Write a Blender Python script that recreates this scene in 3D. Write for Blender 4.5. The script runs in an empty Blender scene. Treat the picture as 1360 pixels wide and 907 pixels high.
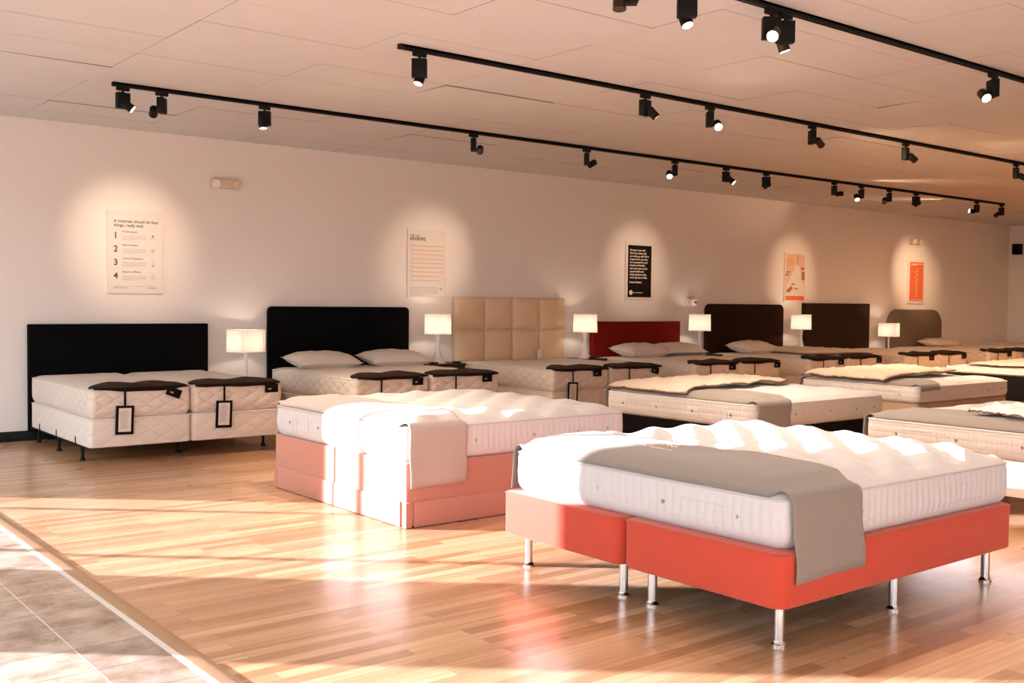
import bpy, bmesh, math, random
from mathutils import Vector, Matrix, Euler
random.seed(7)
PI = math.pi
SC = bpy.context.scene
COL = SC.collection

# ---------------------------------------------------------------- materials
def mat(name, color=(.8, .8, .8), rough=.6, metal=0., spec=.5, coat=0., sheen=0., sheen_tint=(1, 1, 1),
        noise=None, bump=None, emit=None):
    m = bpy.data.materials.new(name); m.use_nodes = True
    nt = m.node_tree; b = nt.nodes['Principled BSDF']
    b.inputs['Base Color'].default_value = (*color, 1)
    b.inputs['Roughness'].default_value = rough
    b.inputs['Metallic'].default_value = metal
    b.inputs['Specular IOR Level'].default_value = spec
    b.inputs['Coat Weight'].default_value = coat
    b.inputs['Sheen Weight'].default_value = sheen
    b.inputs['Sheen Tint'].default_value = (*sheen_tint, 1)
    tc = nt.nodes.new('ShaderNodeTexCoord')
    if noise:
        scale, amt = noise
        n = nt.nodes.new('ShaderNodeTexNoise'); n.inputs['Scale'].default_value = scale
        n.inputs['Detail'].default_value = 4
        nt.links.new(tc.outputs['Object'], n.inputs['Vector'])
        mx = nt.nodes.new('ShaderNodeMix'); mx.data_type = 'RGBA'
        mx.inputs['A'].default_value = (*[max(0, c * (1 - amt)) for c in color], 1)
        mx.inputs['B'].default_value = (*[min(1, c * (1 + amt)) for c in color], 1)
        nt.links.new(n.outputs['Fac'], mx.inputs['Factor'])
        nt.links.new(mx.outputs['Result'], b.inputs['Base Color'])
    if bump:
        scale, strength, dist = bump
        n = nt.nodes.new('ShaderNodeTexNoise'); n.inputs['Scale'].default_value = scale
        n.inputs['Detail'].default_value = 2
        nt.links.new(tc.outputs['Object'], n.inputs['Vector'])
        bp = nt.nodes.new('ShaderNodeBump'); bp.inputs['Strength'].default_value = strength
        bp.inputs['Distance'].default_value = dist
        nt.links.new(n.outputs['Fac'], bp.inputs['Height'])
        nt.links.new(bp.outputs['Normal'], b.inputs['Normal'])
    if emit:
        b.inputs['Emission Color'].default_value = (*emit[0], 1)
        b.inputs['Emission Strength'].default_value = emit[1]
    return m

class NT:
    """tiny node helper"""
    def __init__(s, m): s.t = m.node_tree; s.b = s.t.nodes['Principled BSDF']
    def n(s, kind, **kw):
        nd = s.t.nodes.new(kind)
        for k, v in kw.items(): setattr(nd, k, v)
        return nd
    def l(s, a, b): s.t.links.new(a, b)
    def math(s, op, a, b=None, c=None):
        nd = s.n('ShaderNodeMath', operation=op)
        for i, v in enumerate((a, b, c)):
            if v is None: continue
            if isinstance(v, (int, float)): nd.inputs[i].default_value = v
            else: s.l(v, nd.inputs[i])
        return nd.outputs[0]
    def mix(s, f, a, b, blend='MIX'):
        nd = s.n('ShaderNodeMix', data_type='RGBA', blend_type=blend)
        for k, v in (('Factor', f), ('A', a), ('B', b)):
            if isinstance(v, (int, float)): nd.inputs[k].default_value = v
            elif isinstance(v, tuple): nd.inputs[k].default_value = (*v, 1)
            else: s.l(v, nd.inputs[k])
        return nd.outputs['Result']
    def bump(s, h, strength, dist):
        bp = s.n('ShaderNodeBump'); bp.inputs['Strength'].default_value = strength
        bp.inputs['Distance'].default_value = dist
        s.l(h, bp.inputs['Height']); s.l(bp.outputs['Normal'], s.b.inputs['Normal'])

def quilt_mat(name, color, cell=.19, strength=.8):
    """ticking with stitched diamond lines pressed into it"""
    m = mat(name, color, .9, spec=.2, sheen=.15); N = NT(m)
    tc = N.n('ShaderNodeTexCoord'); sx = N.n('ShaderNodeSeparateXYZ'); N.l(tc.outputs['Object'], sx.inputs[0])
    h = N.math('ADD', sx.outputs[0], sx.outputs[1])
    z2 = N.math('MULTIPLY', sx.outputs[2], 1.7)
    a = N.math('ADD', h, z2); b = N.math('SUBTRACT', h, z2)
    def line(v):
        f = N.math('ABSOLUTE', N.math('SINE', N.math('MULTIPLY', v, PI / cell)))
        return N.math('POWER', f, .35)
    hh = N.math('MULTIPLY', line(a), line(b))
    nz = N.n('ShaderNodeTexNoise'); nz.inputs['Scale'].default_value = 60
    N.l(tc.outputs['Object'], nz.inputs['Vector'])
    hh = N.math('ADD', hh, N.math('MULTIPLY', nz.outputs['Fac'], .25))
    N.bump(hh, strength, .012)
    return m

def rib_mat(name, color, cell=.034, strength=.6):
    """border ticking with small square stitched pockets"""
    m = mat(name, color, .9, spec=.2, sheen=.15); N = NT(m)
    tc = N.n('ShaderNodeTexCoord'); sx = N.n('ShaderNodeSeparateXYZ'); N.l(tc.outputs['Object'], sx.inputs[0])
    h = N.math('ADD', sx.outputs[0], sx.outputs[1])
    f1 = N.math('POWER', N.math('ABSOLUTE', N.math('SINE', N.math('MULTIPLY', h, PI / cell))), .5)
    f2 = N.math('POWER', N.math('ABSOLUTE', N.math('SINE', N.math('MULTIPLY', sx.outputs[2], PI / .05))), .5)
    N.bump(N.math('MULTIPLY', f1, f2), strength, .008)
    return m

def wood_floor_mat():
    m = mat('oak_strip_floor', rough=.16, spec=.5, coat=.35); N = NT(m)
    N.b.inputs['Coat Roughness'].default_value = .2
    tc = N.n('ShaderNodeTexCoord')
    br = N.n('ShaderNodeTexBrick', offset=.37, offset_frequency=2, squash=1.0)
    br.inputs['Scale'].default_value = 1.0
    br.inputs['Mortar Size'].default_value = .0012
    br.inputs['Mortar Smooth'].default_value = .3
    br.inputs['Bias'].default_value = 0
    br.inputs['Brick Width'].default_value = .92
    br.inputs['Row Height'].default_value = .0765
    br.inputs['Color1'].default_value = (0, 0, 0, 1); br.inputs['Color2'].default_value = (1, 1, 1, 1)
    br.inputs['Mortar'].default_value = (.5, .5, .5, 1)
    N.l(tc.outputs['Object'], br.inputs['Vector'])
    sep = N.n('ShaderNodeSeparateColor'); N.l(br.outputs['Color'], sep.inputs[0])
    ramp = N.n('ShaderNodeValToRGB')
    e = ramp.color_ramp.elements
    e[0].position = 0; e[0].color = (.42, .22, .10, 1)
    e[1].position = 1; e[1].color = (.70, .445, .26, 1)
    x = ramp.color_ramp.elements.new(.5); x.color = (.57, .335, .18, 1)
    N.l(sep.outputs[0], ramp.inputs[0])
    mp = N.n('ShaderNodeMapping'); mp.inputs['Scale'].default_value = (.9, 30, 1)
    N.l(tc.outputs['Object'], mp.inputs['Vector'])
    # shift the grain per strip
    off = N.n('ShaderNodeVectorMath', operation='ADD')
    cmb = N.n('ShaderNodeCombineXYZ'); N.l(N.math('MULTIPLY', sep.outputs[0], 31.0), cmb.inputs[0])
    N.l(mp.outputs[0], off.inputs[0]); N.l(cmb.outputs[0], off.inputs[1])
    g = N.n('ShaderNodeTexNoise'); g.inputs['Scale'].default_value = 1.0; g.inputs['Detail'].default_value = 6
    g.inputs['Roughness'].default_value = .65; g.inputs['Distortion'].default_value = .15
    N.l(off.outputs[0], g.inputs['Vector'])
    gr = N.n('ShaderNodeValToRGB'); gr.color_ramp.elements[0].position = .18; gr.color_ramp.elements[1].position = .68
    gr.color_ramp.elements[0].color = (.60, .56, .52, 1); gr.color_ramp.elements[1].color = (1.12, 1.1, 1.08, 1)
    N.l(g.outputs['Fac'], gr.inputs[0])
    c = N.mix(1.0, ramp.outputs[0], gr.outputs[0], 'MULTIPLY')
    c = N.mix(N.math('MULTIPLY', br.outputs['Fac'], .55), c, (.16, .07, .03))
    N.l(c, N.b.inputs['Base Color'])
    rr = N.n('ShaderNodeTexNoise'); rr.inputs['Scale'].default_value = 3.0
    N.l(tc.outputs['Object'], rr.inputs['Vector'])
    N.l(N.math('MULTIPLY_ADD', rr.outputs['Fac'], .10, .24), N.b.inputs['Roughness'])
    big = N.n('ShaderNodeTexNoise'); big.inputs['Scale'].default_value = 6.0
    mp2 = N.n('ShaderNodeMapping'); mp2.inputs['Scale'].default_value = (.5, 2.2, 1)
    N.l(tc.outputs['Object'], mp2.inputs['Vector']); N.l(mp2.outputs[0], big.inputs['Vector'])
    N.bump(N.math('SUBTRACT', 1.0, br.outputs['Fac']), .15, .002)
    return m

def stone_tile_mat():
    m = mat('stone_tile', rough=.42, spec=.4); N = NT(m)
    tc = N.n('ShaderNodeTexCoord'); sx = N.n('ShaderNodeSeparateXYZ'); N.l(tc.outputs['Object'], sx.inputs[0])
    def joint(v, off, size, w):
        t = N.math('FRACT', N.math('DIVIDE', N.math('ADD', v, off), size))
        d = N.math('MULTIPLY', N.math('MINIMUM', t, N.math('SUBTRACT', 1.0, t)), size)
        return N.math('LESS_THAN', d, w)
    P = .3045
    jx = joint(sx.outputs[0], 20 * P - 1.574 + .0, P, .0032)     # joints running away from the camera
    jy = joint(sx.outputs[1], 20 * P - 3.914, P, .003)
    n1 = N.n('ShaderNodeTexNoise'); n1.inputs['Scale'].default_value = 4; n1.inputs['Detail'].default_value = 8
    n1.inputs['Roughness'].default_value = .7
    N.l(tc.outputs['Object'], n1.inputs['Vector'])
    r = N.n('ShaderNodeValToRGB'); e = r.color_ramp.elements
    e[0].position = .33; e[0].color = (.25, .155, .095, 1); e[1].position = .62; e[1].color = (.52, .42, .33, 1)
    N.l(n1.outputs['Fac'], r.inputs[0])
    # each tile its own tone
    cx = N.math('FLOOR', N.math('DIVIDE', N.math('ADD', sx.outputs[0], 20 * P - 1.574), P))
    cy = N.math('FLOOR', N.math('DIVIDE', N.math('ADD', sx.outputs[1], 20 * P - 3.914), P))
    cb = N.n('ShaderNodeCombineXYZ'); N.l(cx, cb.inputs[0]); N.l(cy, cb.inputs[1])
    wn = N.n('ShaderNodeTexWhiteNoise', noise_dimensions='2D'); N.l(cb.outputs[0], wn.inputs['Vector'])
    tone = N.math('MULTIPLY_ADD', wn.outputs['Value'], .30, .85)
    c = N.mix(1.0, r.outputs[0], tone, 'MULTIPLY')
    c = N.mix(jx, c, (.62, .56, .50)); c = N.mix(jy, c, (.16, .12, .095))
    N.l(c, N.b.inputs['Base Color'])
    N.bump(N.math('SUBTRACT', n1.outputs['Fac'], N.math('MULTIPLY', N.math('MAXIMUM', jx, jy), .6)), .25, .006)
    return m

M = {}
M['wall'] = mat('painted_plaster', (.85, .79, .735), .85, spec=.2, bump=(90, .06, .002))
M['ceil'] = mat('ceiling_board', (.69, .67, .655), .95, spec=.1, noise=(1.3, .05), bump=(240, .25, .002))
M['wall_dark'] = mat('brown_panelling', (.20, .11, .06), .7)
M['gapdark'] = mat('ceiling_void', (.22, .18, .15), 1)
M['floor'] = wood_floor_mat()
M['tile'] = stone_tile_mat()
M['reducer'] = mat('oak_reducer', (.40, .25, .14), .4, noise=(12, .2))
M['edge_white'] = mat('tile_edging', (.66, .60, .54), .5)
M['base'] = mat('dark_baseboard', (.005, .004, .0035), .6, spec=.25)
M['alu'] = mat('window_frame_metal', (.10, .09, .085), .4, metal=.6)
M['black'] = mat('black_metal', (.004, .0036, .0035), .6, spec=.2)
M['blackfab'] = mat('black_upholstery', (.002, .0017, .0016), .95, spec=.12, bump=(300, .2, .001))
M['blackbase'] = mat('black_base_fabric', (.006, .005, .005), .95, spec=.1)
M['copper'] = mat('lamp_head_bronze', (.06, .032, .018), .35, metal=.7)
M['chrome'] = mat('brushed_steel', (.72, .68, .64), .17, metal=1.0)
M['red'] = mat('coral_red_velvet', (.50, .058, .030), .8, spec=.2, sheen=.4, sheen_tint=(1, .62, .5), noise=(9, .07), bump=(260, .12, .001))
M['pink'] = mat('dusty_pink_wool', (.46, .205, .150), .95, spec=.1, sheen=.3, sheen_tint=(1, .85, .8), noise=(120, .12), bump=(320, .2, .001))
M['redhb'] = mat('deep_red_fabric', (.20, .010, .005), .9, spec=.1, noise=(60, .15), bump=(240, .2, .001))
M['cream'] = mat('cream_leatherette', (.76, .55, .36), .5, spec=.35, noise=(4, .04))
M['brownhb'] = mat('dark_brown_fabric', (.026, .011, .006), .95, spec=.1, noise=(70, .35), bump=(220, .25, .001))
M['taupehb'] = mat('taupe_brown_fabric', (.034, .019, .011), .95, spec=.1, noise=(50, .35), bump=(220, .25, .001))
M['greyhb'] = mat('grey_fabric', (.20, .155, .115), .95, spec=.1, noise=(60, .25), bump=(220, .25, .001))
M['mat_white'] = mat('white_ticking', (.585, .57, .555), .9, spec=.2, sheen=.2, noise=(25, .02), bump=(120, .15, .002))
M['mat_rib'] = rib_mat('white_pocket_ticking', (.66, .60, .535))
M['mat_warm'] = quilt_mat('quilted_ticking', (.74, .63, .53))
M['box_warm'] = quilt_mat('quilted_box_ticking', (.76, .66, .57), .23, .5)
M['piping'] = mat('grey_piping', (.52, .48, .45), .8)
M['pipe_white'] = mat('white_piping', (.74, .70, .65), .8)
M['vent'] = mat('vent_eyelet', (.30, .28, .26), .35, metal=.7)
M['stitch'] = mat('handle_webbing', (.66, .62, .57), .9)
M['runner'] = mat('grey_wool', (.255, .215, .18), 1, spec=.05, sheen=.25, noise=(150, .22), bump=(260, .5, .002))
M['runner_pale'] = mat('pale_grey_wool', (.44, .36, .315), 1, spec=.05, sheen=.3, noise=(150, .14), bump=(260, .4, .002))
M['thread'] = mat('pale_thread', (.80, .62, .50), .7)
M['suede'] = mat('brown_foot_cloth', (.014, .006, .003), .95, spec=.08, sheen=.06, sheen_tint=(1, .6, .35), noise=(20, .3))
M['tagblack'] = mat('black_card', (.004, .003, .0025), .8, spec=.15)
M['card'] = mat('white_card', (.72, .66, .60), .7)
M['inkgrey'] = mat('grey_ink', (.40, .34, .30), .8)
M['bronze'] = mat('bronze_ink', (.40, .20, .10), .6)
M['wool'] = mat('wool_topper', (.60, .48, .37), 1, spec=.05, sheen=.2, noise=(30, .06), bump=(55, .6, .006))
M['wool_white'] = mat('white_fleece', (.82, .76, .70), 1, spec=.05, sheen=.2, noise=(25, .05), bump=(40, .8, .010))
M['wooledge'] = mat('brown_piping', (.20, .10, .05), .8)
M['pillow'] = mat('pillow_cotton', (.72, .64, .55), .95, spec=.1, noise=(60, .06), bump=(80, .35, .003))
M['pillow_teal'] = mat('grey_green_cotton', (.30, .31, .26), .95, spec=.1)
M['stand'] = mat('espresso_wood', (.016, .009, .006), .4, noise=(15, .3))
M['dish'] = mat('black_ceramic', (.010, .008, .007), .3)
M['lampbase'] = mat('white_ceramic', (.90, .87, .84), .35)
M['poster_board'] = mat('poster_board', (.82, .75, .69), .6)
M['print_white'] = mat('poster_paper', (.80, .73, .67), .7)
M['print_black'] = mat('poster_black', (.009, .005, .0035), .8, spec=.15)
M['print_orange'] = mat('poster_orange', (.78, .155, .045), .6)
M['print_peach'] = mat('poster_peach', (.78, .52, .36), .6)
M['ink'] = mat('poster_ink', (.045, .035, .028), .7)
M['inkgreen'] = mat('poster_green_ink', (.055, .075, .035), .7)
M['inkpale'] = mat('poster_pale_ink', (.56, .49, .44), .7)
M['inkorange'] = mat('poster_orange_ink', (.80, .42, .23), .7)
M['inkwhite'] = mat('poster_white_ink', (.82, .72, .62), .7)
M['inkbrown'] = mat('poster_brown_ink', (.42, .16, .06), .7)
M['ivory'] = mat('ivory_plastic', (.72, .56, .43), .5)
M['plate'] = mat('white_plastic', (.80, .72, .65), .4)
M['bulb'] = mat('clear_lens', (.85, .80, .74), .15, spec=.8)
M['white_base'] = mat('white_base_fabric', (.82, .79, .75), .9, spec=.1)
M['beige_base'] = mat('beige_base_fabric', (.40, .28, .19), .9, spec=.1)
M['lens_on'] = mat('lit_lens', (.9, .8, .7), .3, emit=((1.0, .74, .44), 9.0))
M['lens_hot'] = mat('bright_lit_lens', (.9, .8, .7), .3, emit=((1.0, .76, .48), 26.0))
M['lens_off'] = mat('dark_lens', (.05, .045, .04), .2, spec=.8)
M['glow'] = mat('lit_bulb', (.9, .8, .7), .3, emit=((1.0, .84, .68), 125.0))

def shade_material():
    m = bpy.data.materials.new('lamp_shade_linen'); m.use_nodes = True
    nt = m.node_tree; nt.nodes.clear()
    o = nt.nodes.new('ShaderNodeOutputMaterial'); mx = nt.nodes.new('ShaderNodeMixShader')
    d = nt.nodes.new('ShaderNodeBsdfDiffuse'); t = nt.nodes.new('ShaderNodeBsdfTranslucent')
    d.inputs[0].default_value = (.86, .78, .70, 1); t.inputs[0].default_value = (.86, .76, .66, 1)
    mx.inputs[0].default_value = .32
    nt.links.new(d.outputs[0], mx.inputs[1]); nt.links.new(t.outputs[0], mx.inputs[2])
    nt.links.new(mx.outputs[0], o.inputs[0])
    return m
M['shade'] = shade_material()

# ---------------------------------------------------------------- mesh helpers
class B:
    """collects shapes, then becomes one mesh object"""
    def __init__(s): s.v = []; s.f = []
    def add(s, vs, fs, tr=None):
        o = len(s.v)
        for p in vs:
            p = Vector(p)
            if tr is not None: p = tr @ p
            s.v.append(p)
        s.f += [tuple(i + o for i in f) for f in fs]
        return s
    def from_bm(s, bm, tr=None):
        bm.verts.index_update()
        s.add([v.co.copy() for v in bm.verts], [[v.index for v in f.verts] for f in bm.faces], tr)
        bm.free(); return s
    def box(s, x0, x1, y0, y1, z0, z1, bev=0., seg=2, tr=None):
        bm = bmesh.new(); bmesh.ops.create_cube(bm, size=1)
        for v in bm.verts:
            v.co = Vector(((x0 + x1) / 2 + v.co.x * (x1 - x0), (y0 + y1) / 2 + v.co.y * (y1 - y0), (z0 + z1) / 2 + v.co.z * (z1 - z0)))
        if bev > 0:
            bmesh.ops.bevel(bm, geom=bm.edges[:], offset=bev, segments=seg, profile=.5, affect='EDGES', clamp_overlap=True)
        return s.from_bm(bm, tr)
    def prism(s, pts, z0, z1, bev=0., seg=3, tr=None):
        """outline in xy extruded along z with rounded rims"""
        bm = bmesh.new()
        vs = [bm.verts.new((x, y, z0)) for x, y in pts]
        f = bm.faces.new(vs)
        r = bmesh.ops.extrude_face_region(bm, geom=[f])
        for e in r['geom']:
            if isinstance(e, bmesh.types.BMVert): e.co.z = z1
        bmesh.ops.recalc_face_normals(bm, faces=bm.faces[:])
        if bev > 0:
            es = [e for e in bm.edges if abs(e.verts[0].co.z - e.verts[1].co.z) < 1e-6]
            bmesh.ops.bevel(bm, geom=es, offset=bev, segments=seg, profile=.5, affect='EDGES')
        return s.from_bm(bm, tr)
    def cyl(s, p0, p1, r0, r1=None, n=20, caps=True):
        r1 = r0 if r1 is None else r1
        p0, p1 = Vector(p0), Vector(p1); d = (p1 - p0).normalized()
        a = d.orthogonal().normalized(); b = d.cross(a)
        vs = []
        for p, r in ((p0, r0), (p1, r1)):
            vs += [p + a * (r * math.cos(2 * PI * i / n)) + b * (r * math.sin(2 * PI * i / n)) for i in range(n)]
        fs = [(i, (i + 1) % n, n + (i + 1) % n, n + i) for i in range(n)]
        if caps: fs += [tuple(range(n))[::-1], tuple(range(n, 2 * n))]
        return s.add(vs, fs)
    def lathe(s, prof, n=32, tr=None, close=False):
        vs = []
        for r, z in prof: vs += [(r * math.cos(2 * PI * i / n), r * math.sin(2 * PI * i / n), z) for i in range(n)]
        fs = []
        for k in range(len(prof) - 1):
            for i in range(n): fs.append((k * n + i, k * n + (i + 1) % n, (k + 1) * n + (i + 1) % n, (k + 1) * n + i))
        if close:
            fs.append(tuple(range(n))[::-1]); fs.append(tuple(range((len(prof) - 1) * n, len(prof) * n)))
        return s.add(vs, fs, tr)
    def tube(s, pts, r, n=8, closed=False):
        pts = [Vector(p) for p in pts]; vs = []; m = len(pts)
        up = Vector((0, 0, 1))
        for i, p in enumerate(pts):
            a = pts[(i - 1) % m] if closed or i > 0 else p
            b = pts[(i + 1) % m] if closed or i < m - 1 else p
            t = (b - a).normalized()
            e1 = t.cross(up)
            if e1.length < .1: e1 = t.cross(Vector((1, 0, 0)))
            e1.normalize(); e2 = e1.cross(t)
            vs += [p + e1 * (r * math.cos(2 * PI * k / n)) + e2 * (r * math.sin(2 * PI * k / n)) for k in range(n)]
        fs = []
        for i in range(m if closed else m - 1):
            j = (i + 1) % m
            for k in range(n): fs.append((i * n + k, i * n + (k + 1) % n, j * n + (k + 1) % n, j * n + k))
        if not closed: fs += [tuple(range(n)), tuple(range((m - 1) * n, m * n))[::-1]]
        return s.add(vs, fs)
    def grid(s, nu, nv, fn, tr=None):
        vs = [fn(i / nu, j / nv) for j in range(nv + 1) for i in range(nu + 1)]
        w = nu + 1
        fs = [(j * w + i, j * w + i + 1, (j + 1) * w + i + 1, (j + 1) * w + i) for j in range(nv) for i in range(nu)]
        return s.add(vs, fs, tr)
    def mesh(s, name):
        me = bpy.data.meshes.new(name)
        me.from_pydata([tuple(v) for v in s.v], [], s.f); me.update(); me.validate()
        return me

def tag(o, label=None, cat=None, group=None, kind=None):
    for k, v in (('label', label), ('category', cat), ('group', group), ('kind', kind)):
        if v: o[k] = v
    return o

def put(name, b, m, parent=None, loc=(0, 0, 0), rot=(0, 0, 0), smooth=35):
    me = b.mesh(name) if isinstance(b, B) else b
    me.materials.append(M[m] if isinstance(m, str) else m)
    if smooth:
        me.polygons.foreach_set('use_smooth', [True] * len(me.polygons))
        me.set_sharp_from_angle(angle=math.radians(smooth))
    bm = bmesh.new(); bm.from_mesh(me); bmesh.ops.recalc_face_normals(bm, faces=bm.faces[:]); bm.to_mesh(me); bm.free()
    o = bpy.data.objects.new(name, me); COL.objects.link(o)
    o.location = loc; o.rotation_euler = rot
    if parent: o.parent = parent
    return o

def thing(name, label, cat, loc=(0, 0, 0), rz=0, group=None):
    o = bpy.data.objects.new(name, None); COL.objects.link(o)
    o.location = loc; o.rotation_euler = (0, 0, rz); o.empty_display_size = .1
    return tag(o, label, cat, group)

def dup(root, loc=None, rz=None, label=None, group=None):
    def cp(o, par):
        c = o.copy(); COL.objects.link(c)
        if par is not None: c.parent = par
        for ch in list(o.children): cp(ch, c)
        return c
    r = cp(root, None)
    if loc is not None: r.location = loc
    if rz is not None: r.rotation_euler = (0, 0, rz)
    if label: r['label'] = label
    if group: r['group'] = group
    return r

def text(body, size, align='LEFT', bold=0., line=1.0):
    cu = bpy.data.curves.new('lettering', 'FONT')
    cu.body = body; cu.size = size; cu.align_x = align; cu.offset = bold * size; cu.space_line = line
    cu.extrude = .0006; cu.resolution_u = 3
    o = bpy.data.objects.new('lettering', cu); COL.objects.link(o)
    bpy.context.view_layer.update()
    dg = bpy.context.evaluated_depsgraph_get()
    me = bpy.data.meshes.new_from_object(o.evaluated_get(dg))
    bpy.data.objects.remove(o); bpy.data.curves.remove(cu)
    b = B(); b.add([v.co.copy() for v in me.vertices], [tuple(p.vertices) for p in me.polygons])
    bpy.data.meshes.remove(me)
    return b

def merged(*items):
    """(B, Matrix) pairs into one B"""
    r = B()
    for b, tr in items: r.add(b.v, b.f, tr)
    return r

def rrect(a, b, r, n=8):
    """rounded rectangle outline, half sizes a,b"""
    pts = []
    for cx, cy, t0 in ((a - r, b - r, 0), (-a + r, b - r, PI / 2), (-a + r, -b + r, PI), (a - r, -b + r, 3 * PI / 2)):
        for i in range(n + 1):
            t = t0 + PI / 2 * i / n
            pts.append((cx + r * math.cos(t), cy + r * math.sin(t)))
    return pts

T = Matrix.Translation
def R(axis, deg): return Matrix.Rotation(math.radians(deg), 4, axis)
def sstep(a, b, x):
    t = min(1, max(0, (x - a) / (b - a))); return t * t * (3 - 2 * t)
def vnoise(x, y, s=0):
    return (math.sin(x * 1.7 + s) * math.cos(y * 2.1 - s * 1.3) + math.sin(x * 3.9 - y * 2.7 + s * 2.1) * .5 + math.sin(y * 5.3 + x * 1.1 + s * .7) * .35) / 1.85

# ---------------------------------------------------------------- the room
XL, XR, YB, YF, ZC = -1.0, 23.82, -3.0, 11.719, 3.364
def struct(name, b, m, **k):
    return tag(put(name, b, m, **k), kind='structure')

b = B().grid(2, 2, lambda u, v: (1.60 + u * (XR - 1.60), YB + v * (YF - YB), 0))
b.box(1.60, XR, YB, YF, -.12, -.0005)
struct('floor', b, 'floor', smooth=0)
TILE_Z = .022
struct('trim_1', B().box(XL, 1.60, YB, YF, -.12, TILE_Z), 'tile', smooth=0)['label'] = 'raised beige stone tile floor at the entrance side'
# reducer strip between tile and wood
b = B()
prof = [(1.598, -.02), (1.598, TILE_Z + .003), (1.645, TILE_Z + .003), (1.668, TILE_Z - .004), (1.700, .002), (1.700, -.02)]
n = len(prof)
b.add([(x, YB, z) for x, z in prof] + [(x, YF, z) for x, z in prof],
      [(i, (i + 1) % n, n + (i + 1) % n, n + i) for i in range(n)] + [tuple(range(n)), tuple(range(n, 2 * n))])
struct('trim_2', b, 'reducer', smooth=20)
struct('trim_3', B().box(1.571, 1.5985, YB, YF, 0, TILE_Z + .002), 'edge_white', smooth=0)

# ceiling boards, 2 x 4 ft, a few hang a little low
b = B()
b.box(XL, XR, YB, YF, ZC + .03, ZC + .16)
bt = B()
TX, TY = 1.2185, .6096
x = 2.755 - 4 * TX; k = 0
SAG = {(0, 6): .012, (3, 4): .010, (0, 1): .008, (1, 0): .008}
while x < XR:
    y = 6.253 - 16 * TY
    while y < YF:
        x0, x1 = max(x, XL), min(x + TX, XR); y0, y1 = max(y, YB), min(y + TY, YF)
        if x1 - x0 > .02 and y1 - y0 > .02:
            d = random.uniform(0, .0022)
            tl = [0, 0, 0, 0]
            if random.random() < .07:
                c = random.choice([(0, 1), (2, 3), (1, 2)]); s_ = random.uniform(.004, .010)
                for q in c: tl[q] = s_
            g = .0015
            P4 = [(x0 + g, y0 + g), (x1 - g, y0 + g), (x1 - g, y1 - g), (x0 + g, y1 - g)]
            lo = [(px, py, ZC - d - tl[i]) for i, (px, py) in enumerate(P4)]
            hi = [(px, py, ZC + .016) for px, py in P4]
            bt.add(lo + hi, [(3, 2, 1, 0), (0, 1, 5, 4), (1, 2, 6, 5), (2, 3, 7, 6), (3, 0, 4, 7)])
        y += TY
    x += TX
co_ = struct('ceiling', bt, 'ceil', smooth=0)
co_.data.materials.append(M['gapdark'])
for pl in co_.data.polygons:
    if abs(pl.normal.z) < .5: pl.material_index = 1
struct('ceiling_void', b, 'gapdark', smooth=0).name = 'trim_4'

struct('wall_back', B().box(XL - .15, XR + .15, YF, YF + .15, -.1, ZC + .16), 'wall', smooth=0)
struct('wall_right', B().box(XR, XR + .15, YB, YF, -.1, ZC + .16), 'wall', smooth=0)
struct('baseboard_back', B().box(XL, XR, YF - .014, YF, 0, .105, .003), 'base')
struct('baseboard_right', B().box(XR - .014, XR, YB, YF, 0, .105, .003), 'base')
# window wall on the left (outside the picture), daylight and low sun come through it
WIN = [(8.141, 11.058, [8.762, 10.487]), (2.9, 6.543, [4.1, 5.25]), (-1.9, 1.5, [-.8, .4])]
Z0, Z1 = .10, 2.79
def window_wall(name, segs, fixed, axis, m='wall'):
    """wall along y (axis 'y') at x=fixed or along x at y=fixed with glazed openings"""
    b = B(); lo, hi = (YB, YF) if axis == 'y' else (XL, XR)
    def bx(a0, a1, z0, z1):
        if axis == 'y': b.box(fixed - .15, fixed, a0, a1, z0, z1)
        else: b.box(a0, a1, fixed - .15, fixed, z0, z1)
    cur = lo
    for a0, a1, _ in sorted(segs):
        bx(cur, a0, -.1, ZC + .16); bx(a0, a1, -.1, Z0); bx(a0, a1, Z1, ZC + .16); cur = a1
    bx(cur, hi, -.1, ZC + .16)
    struct(name, b, m, smooth=0)
window_wall('wall_left', WIN, XL, 'y')
for i, (a0, a1, ml) in enumerate(WIN):
    b = B()
    for yy in ml: b.box(XL - .10, XL - .05, yy - .026, yy + .026, Z0, Z1)
    b.box(XL - .10, XL - .05, a0, a1, Z0, Z0 + .03); b.box(XL - .10, XL - .05, a0, a1, Z1 - .02, Z1)
    struct('window_%d' % (i + 1), b, 'alu', smooth=0)
FW = [(-.6, .8, [.1]), (4.6, 6.2, [5.4])]
window_wall('wall_front', FW, YB, 'x')
for i, (a0, a1, ml) in enumerate(FW):
    b = B()
    for xx in ml: b.box(xx - .026, xx + .026, YB - .10, YB - .05, Z0, Z1)
    b.box(a0, a1, YB - .10, YB - .05, Z0, Z0 + .03); b.box(a0, a1, YB - .10, YB - .05, Z1 - .02, Z1)
    struct('window_%d' % (i + 4), b, 'alu', smooth=0)

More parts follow.
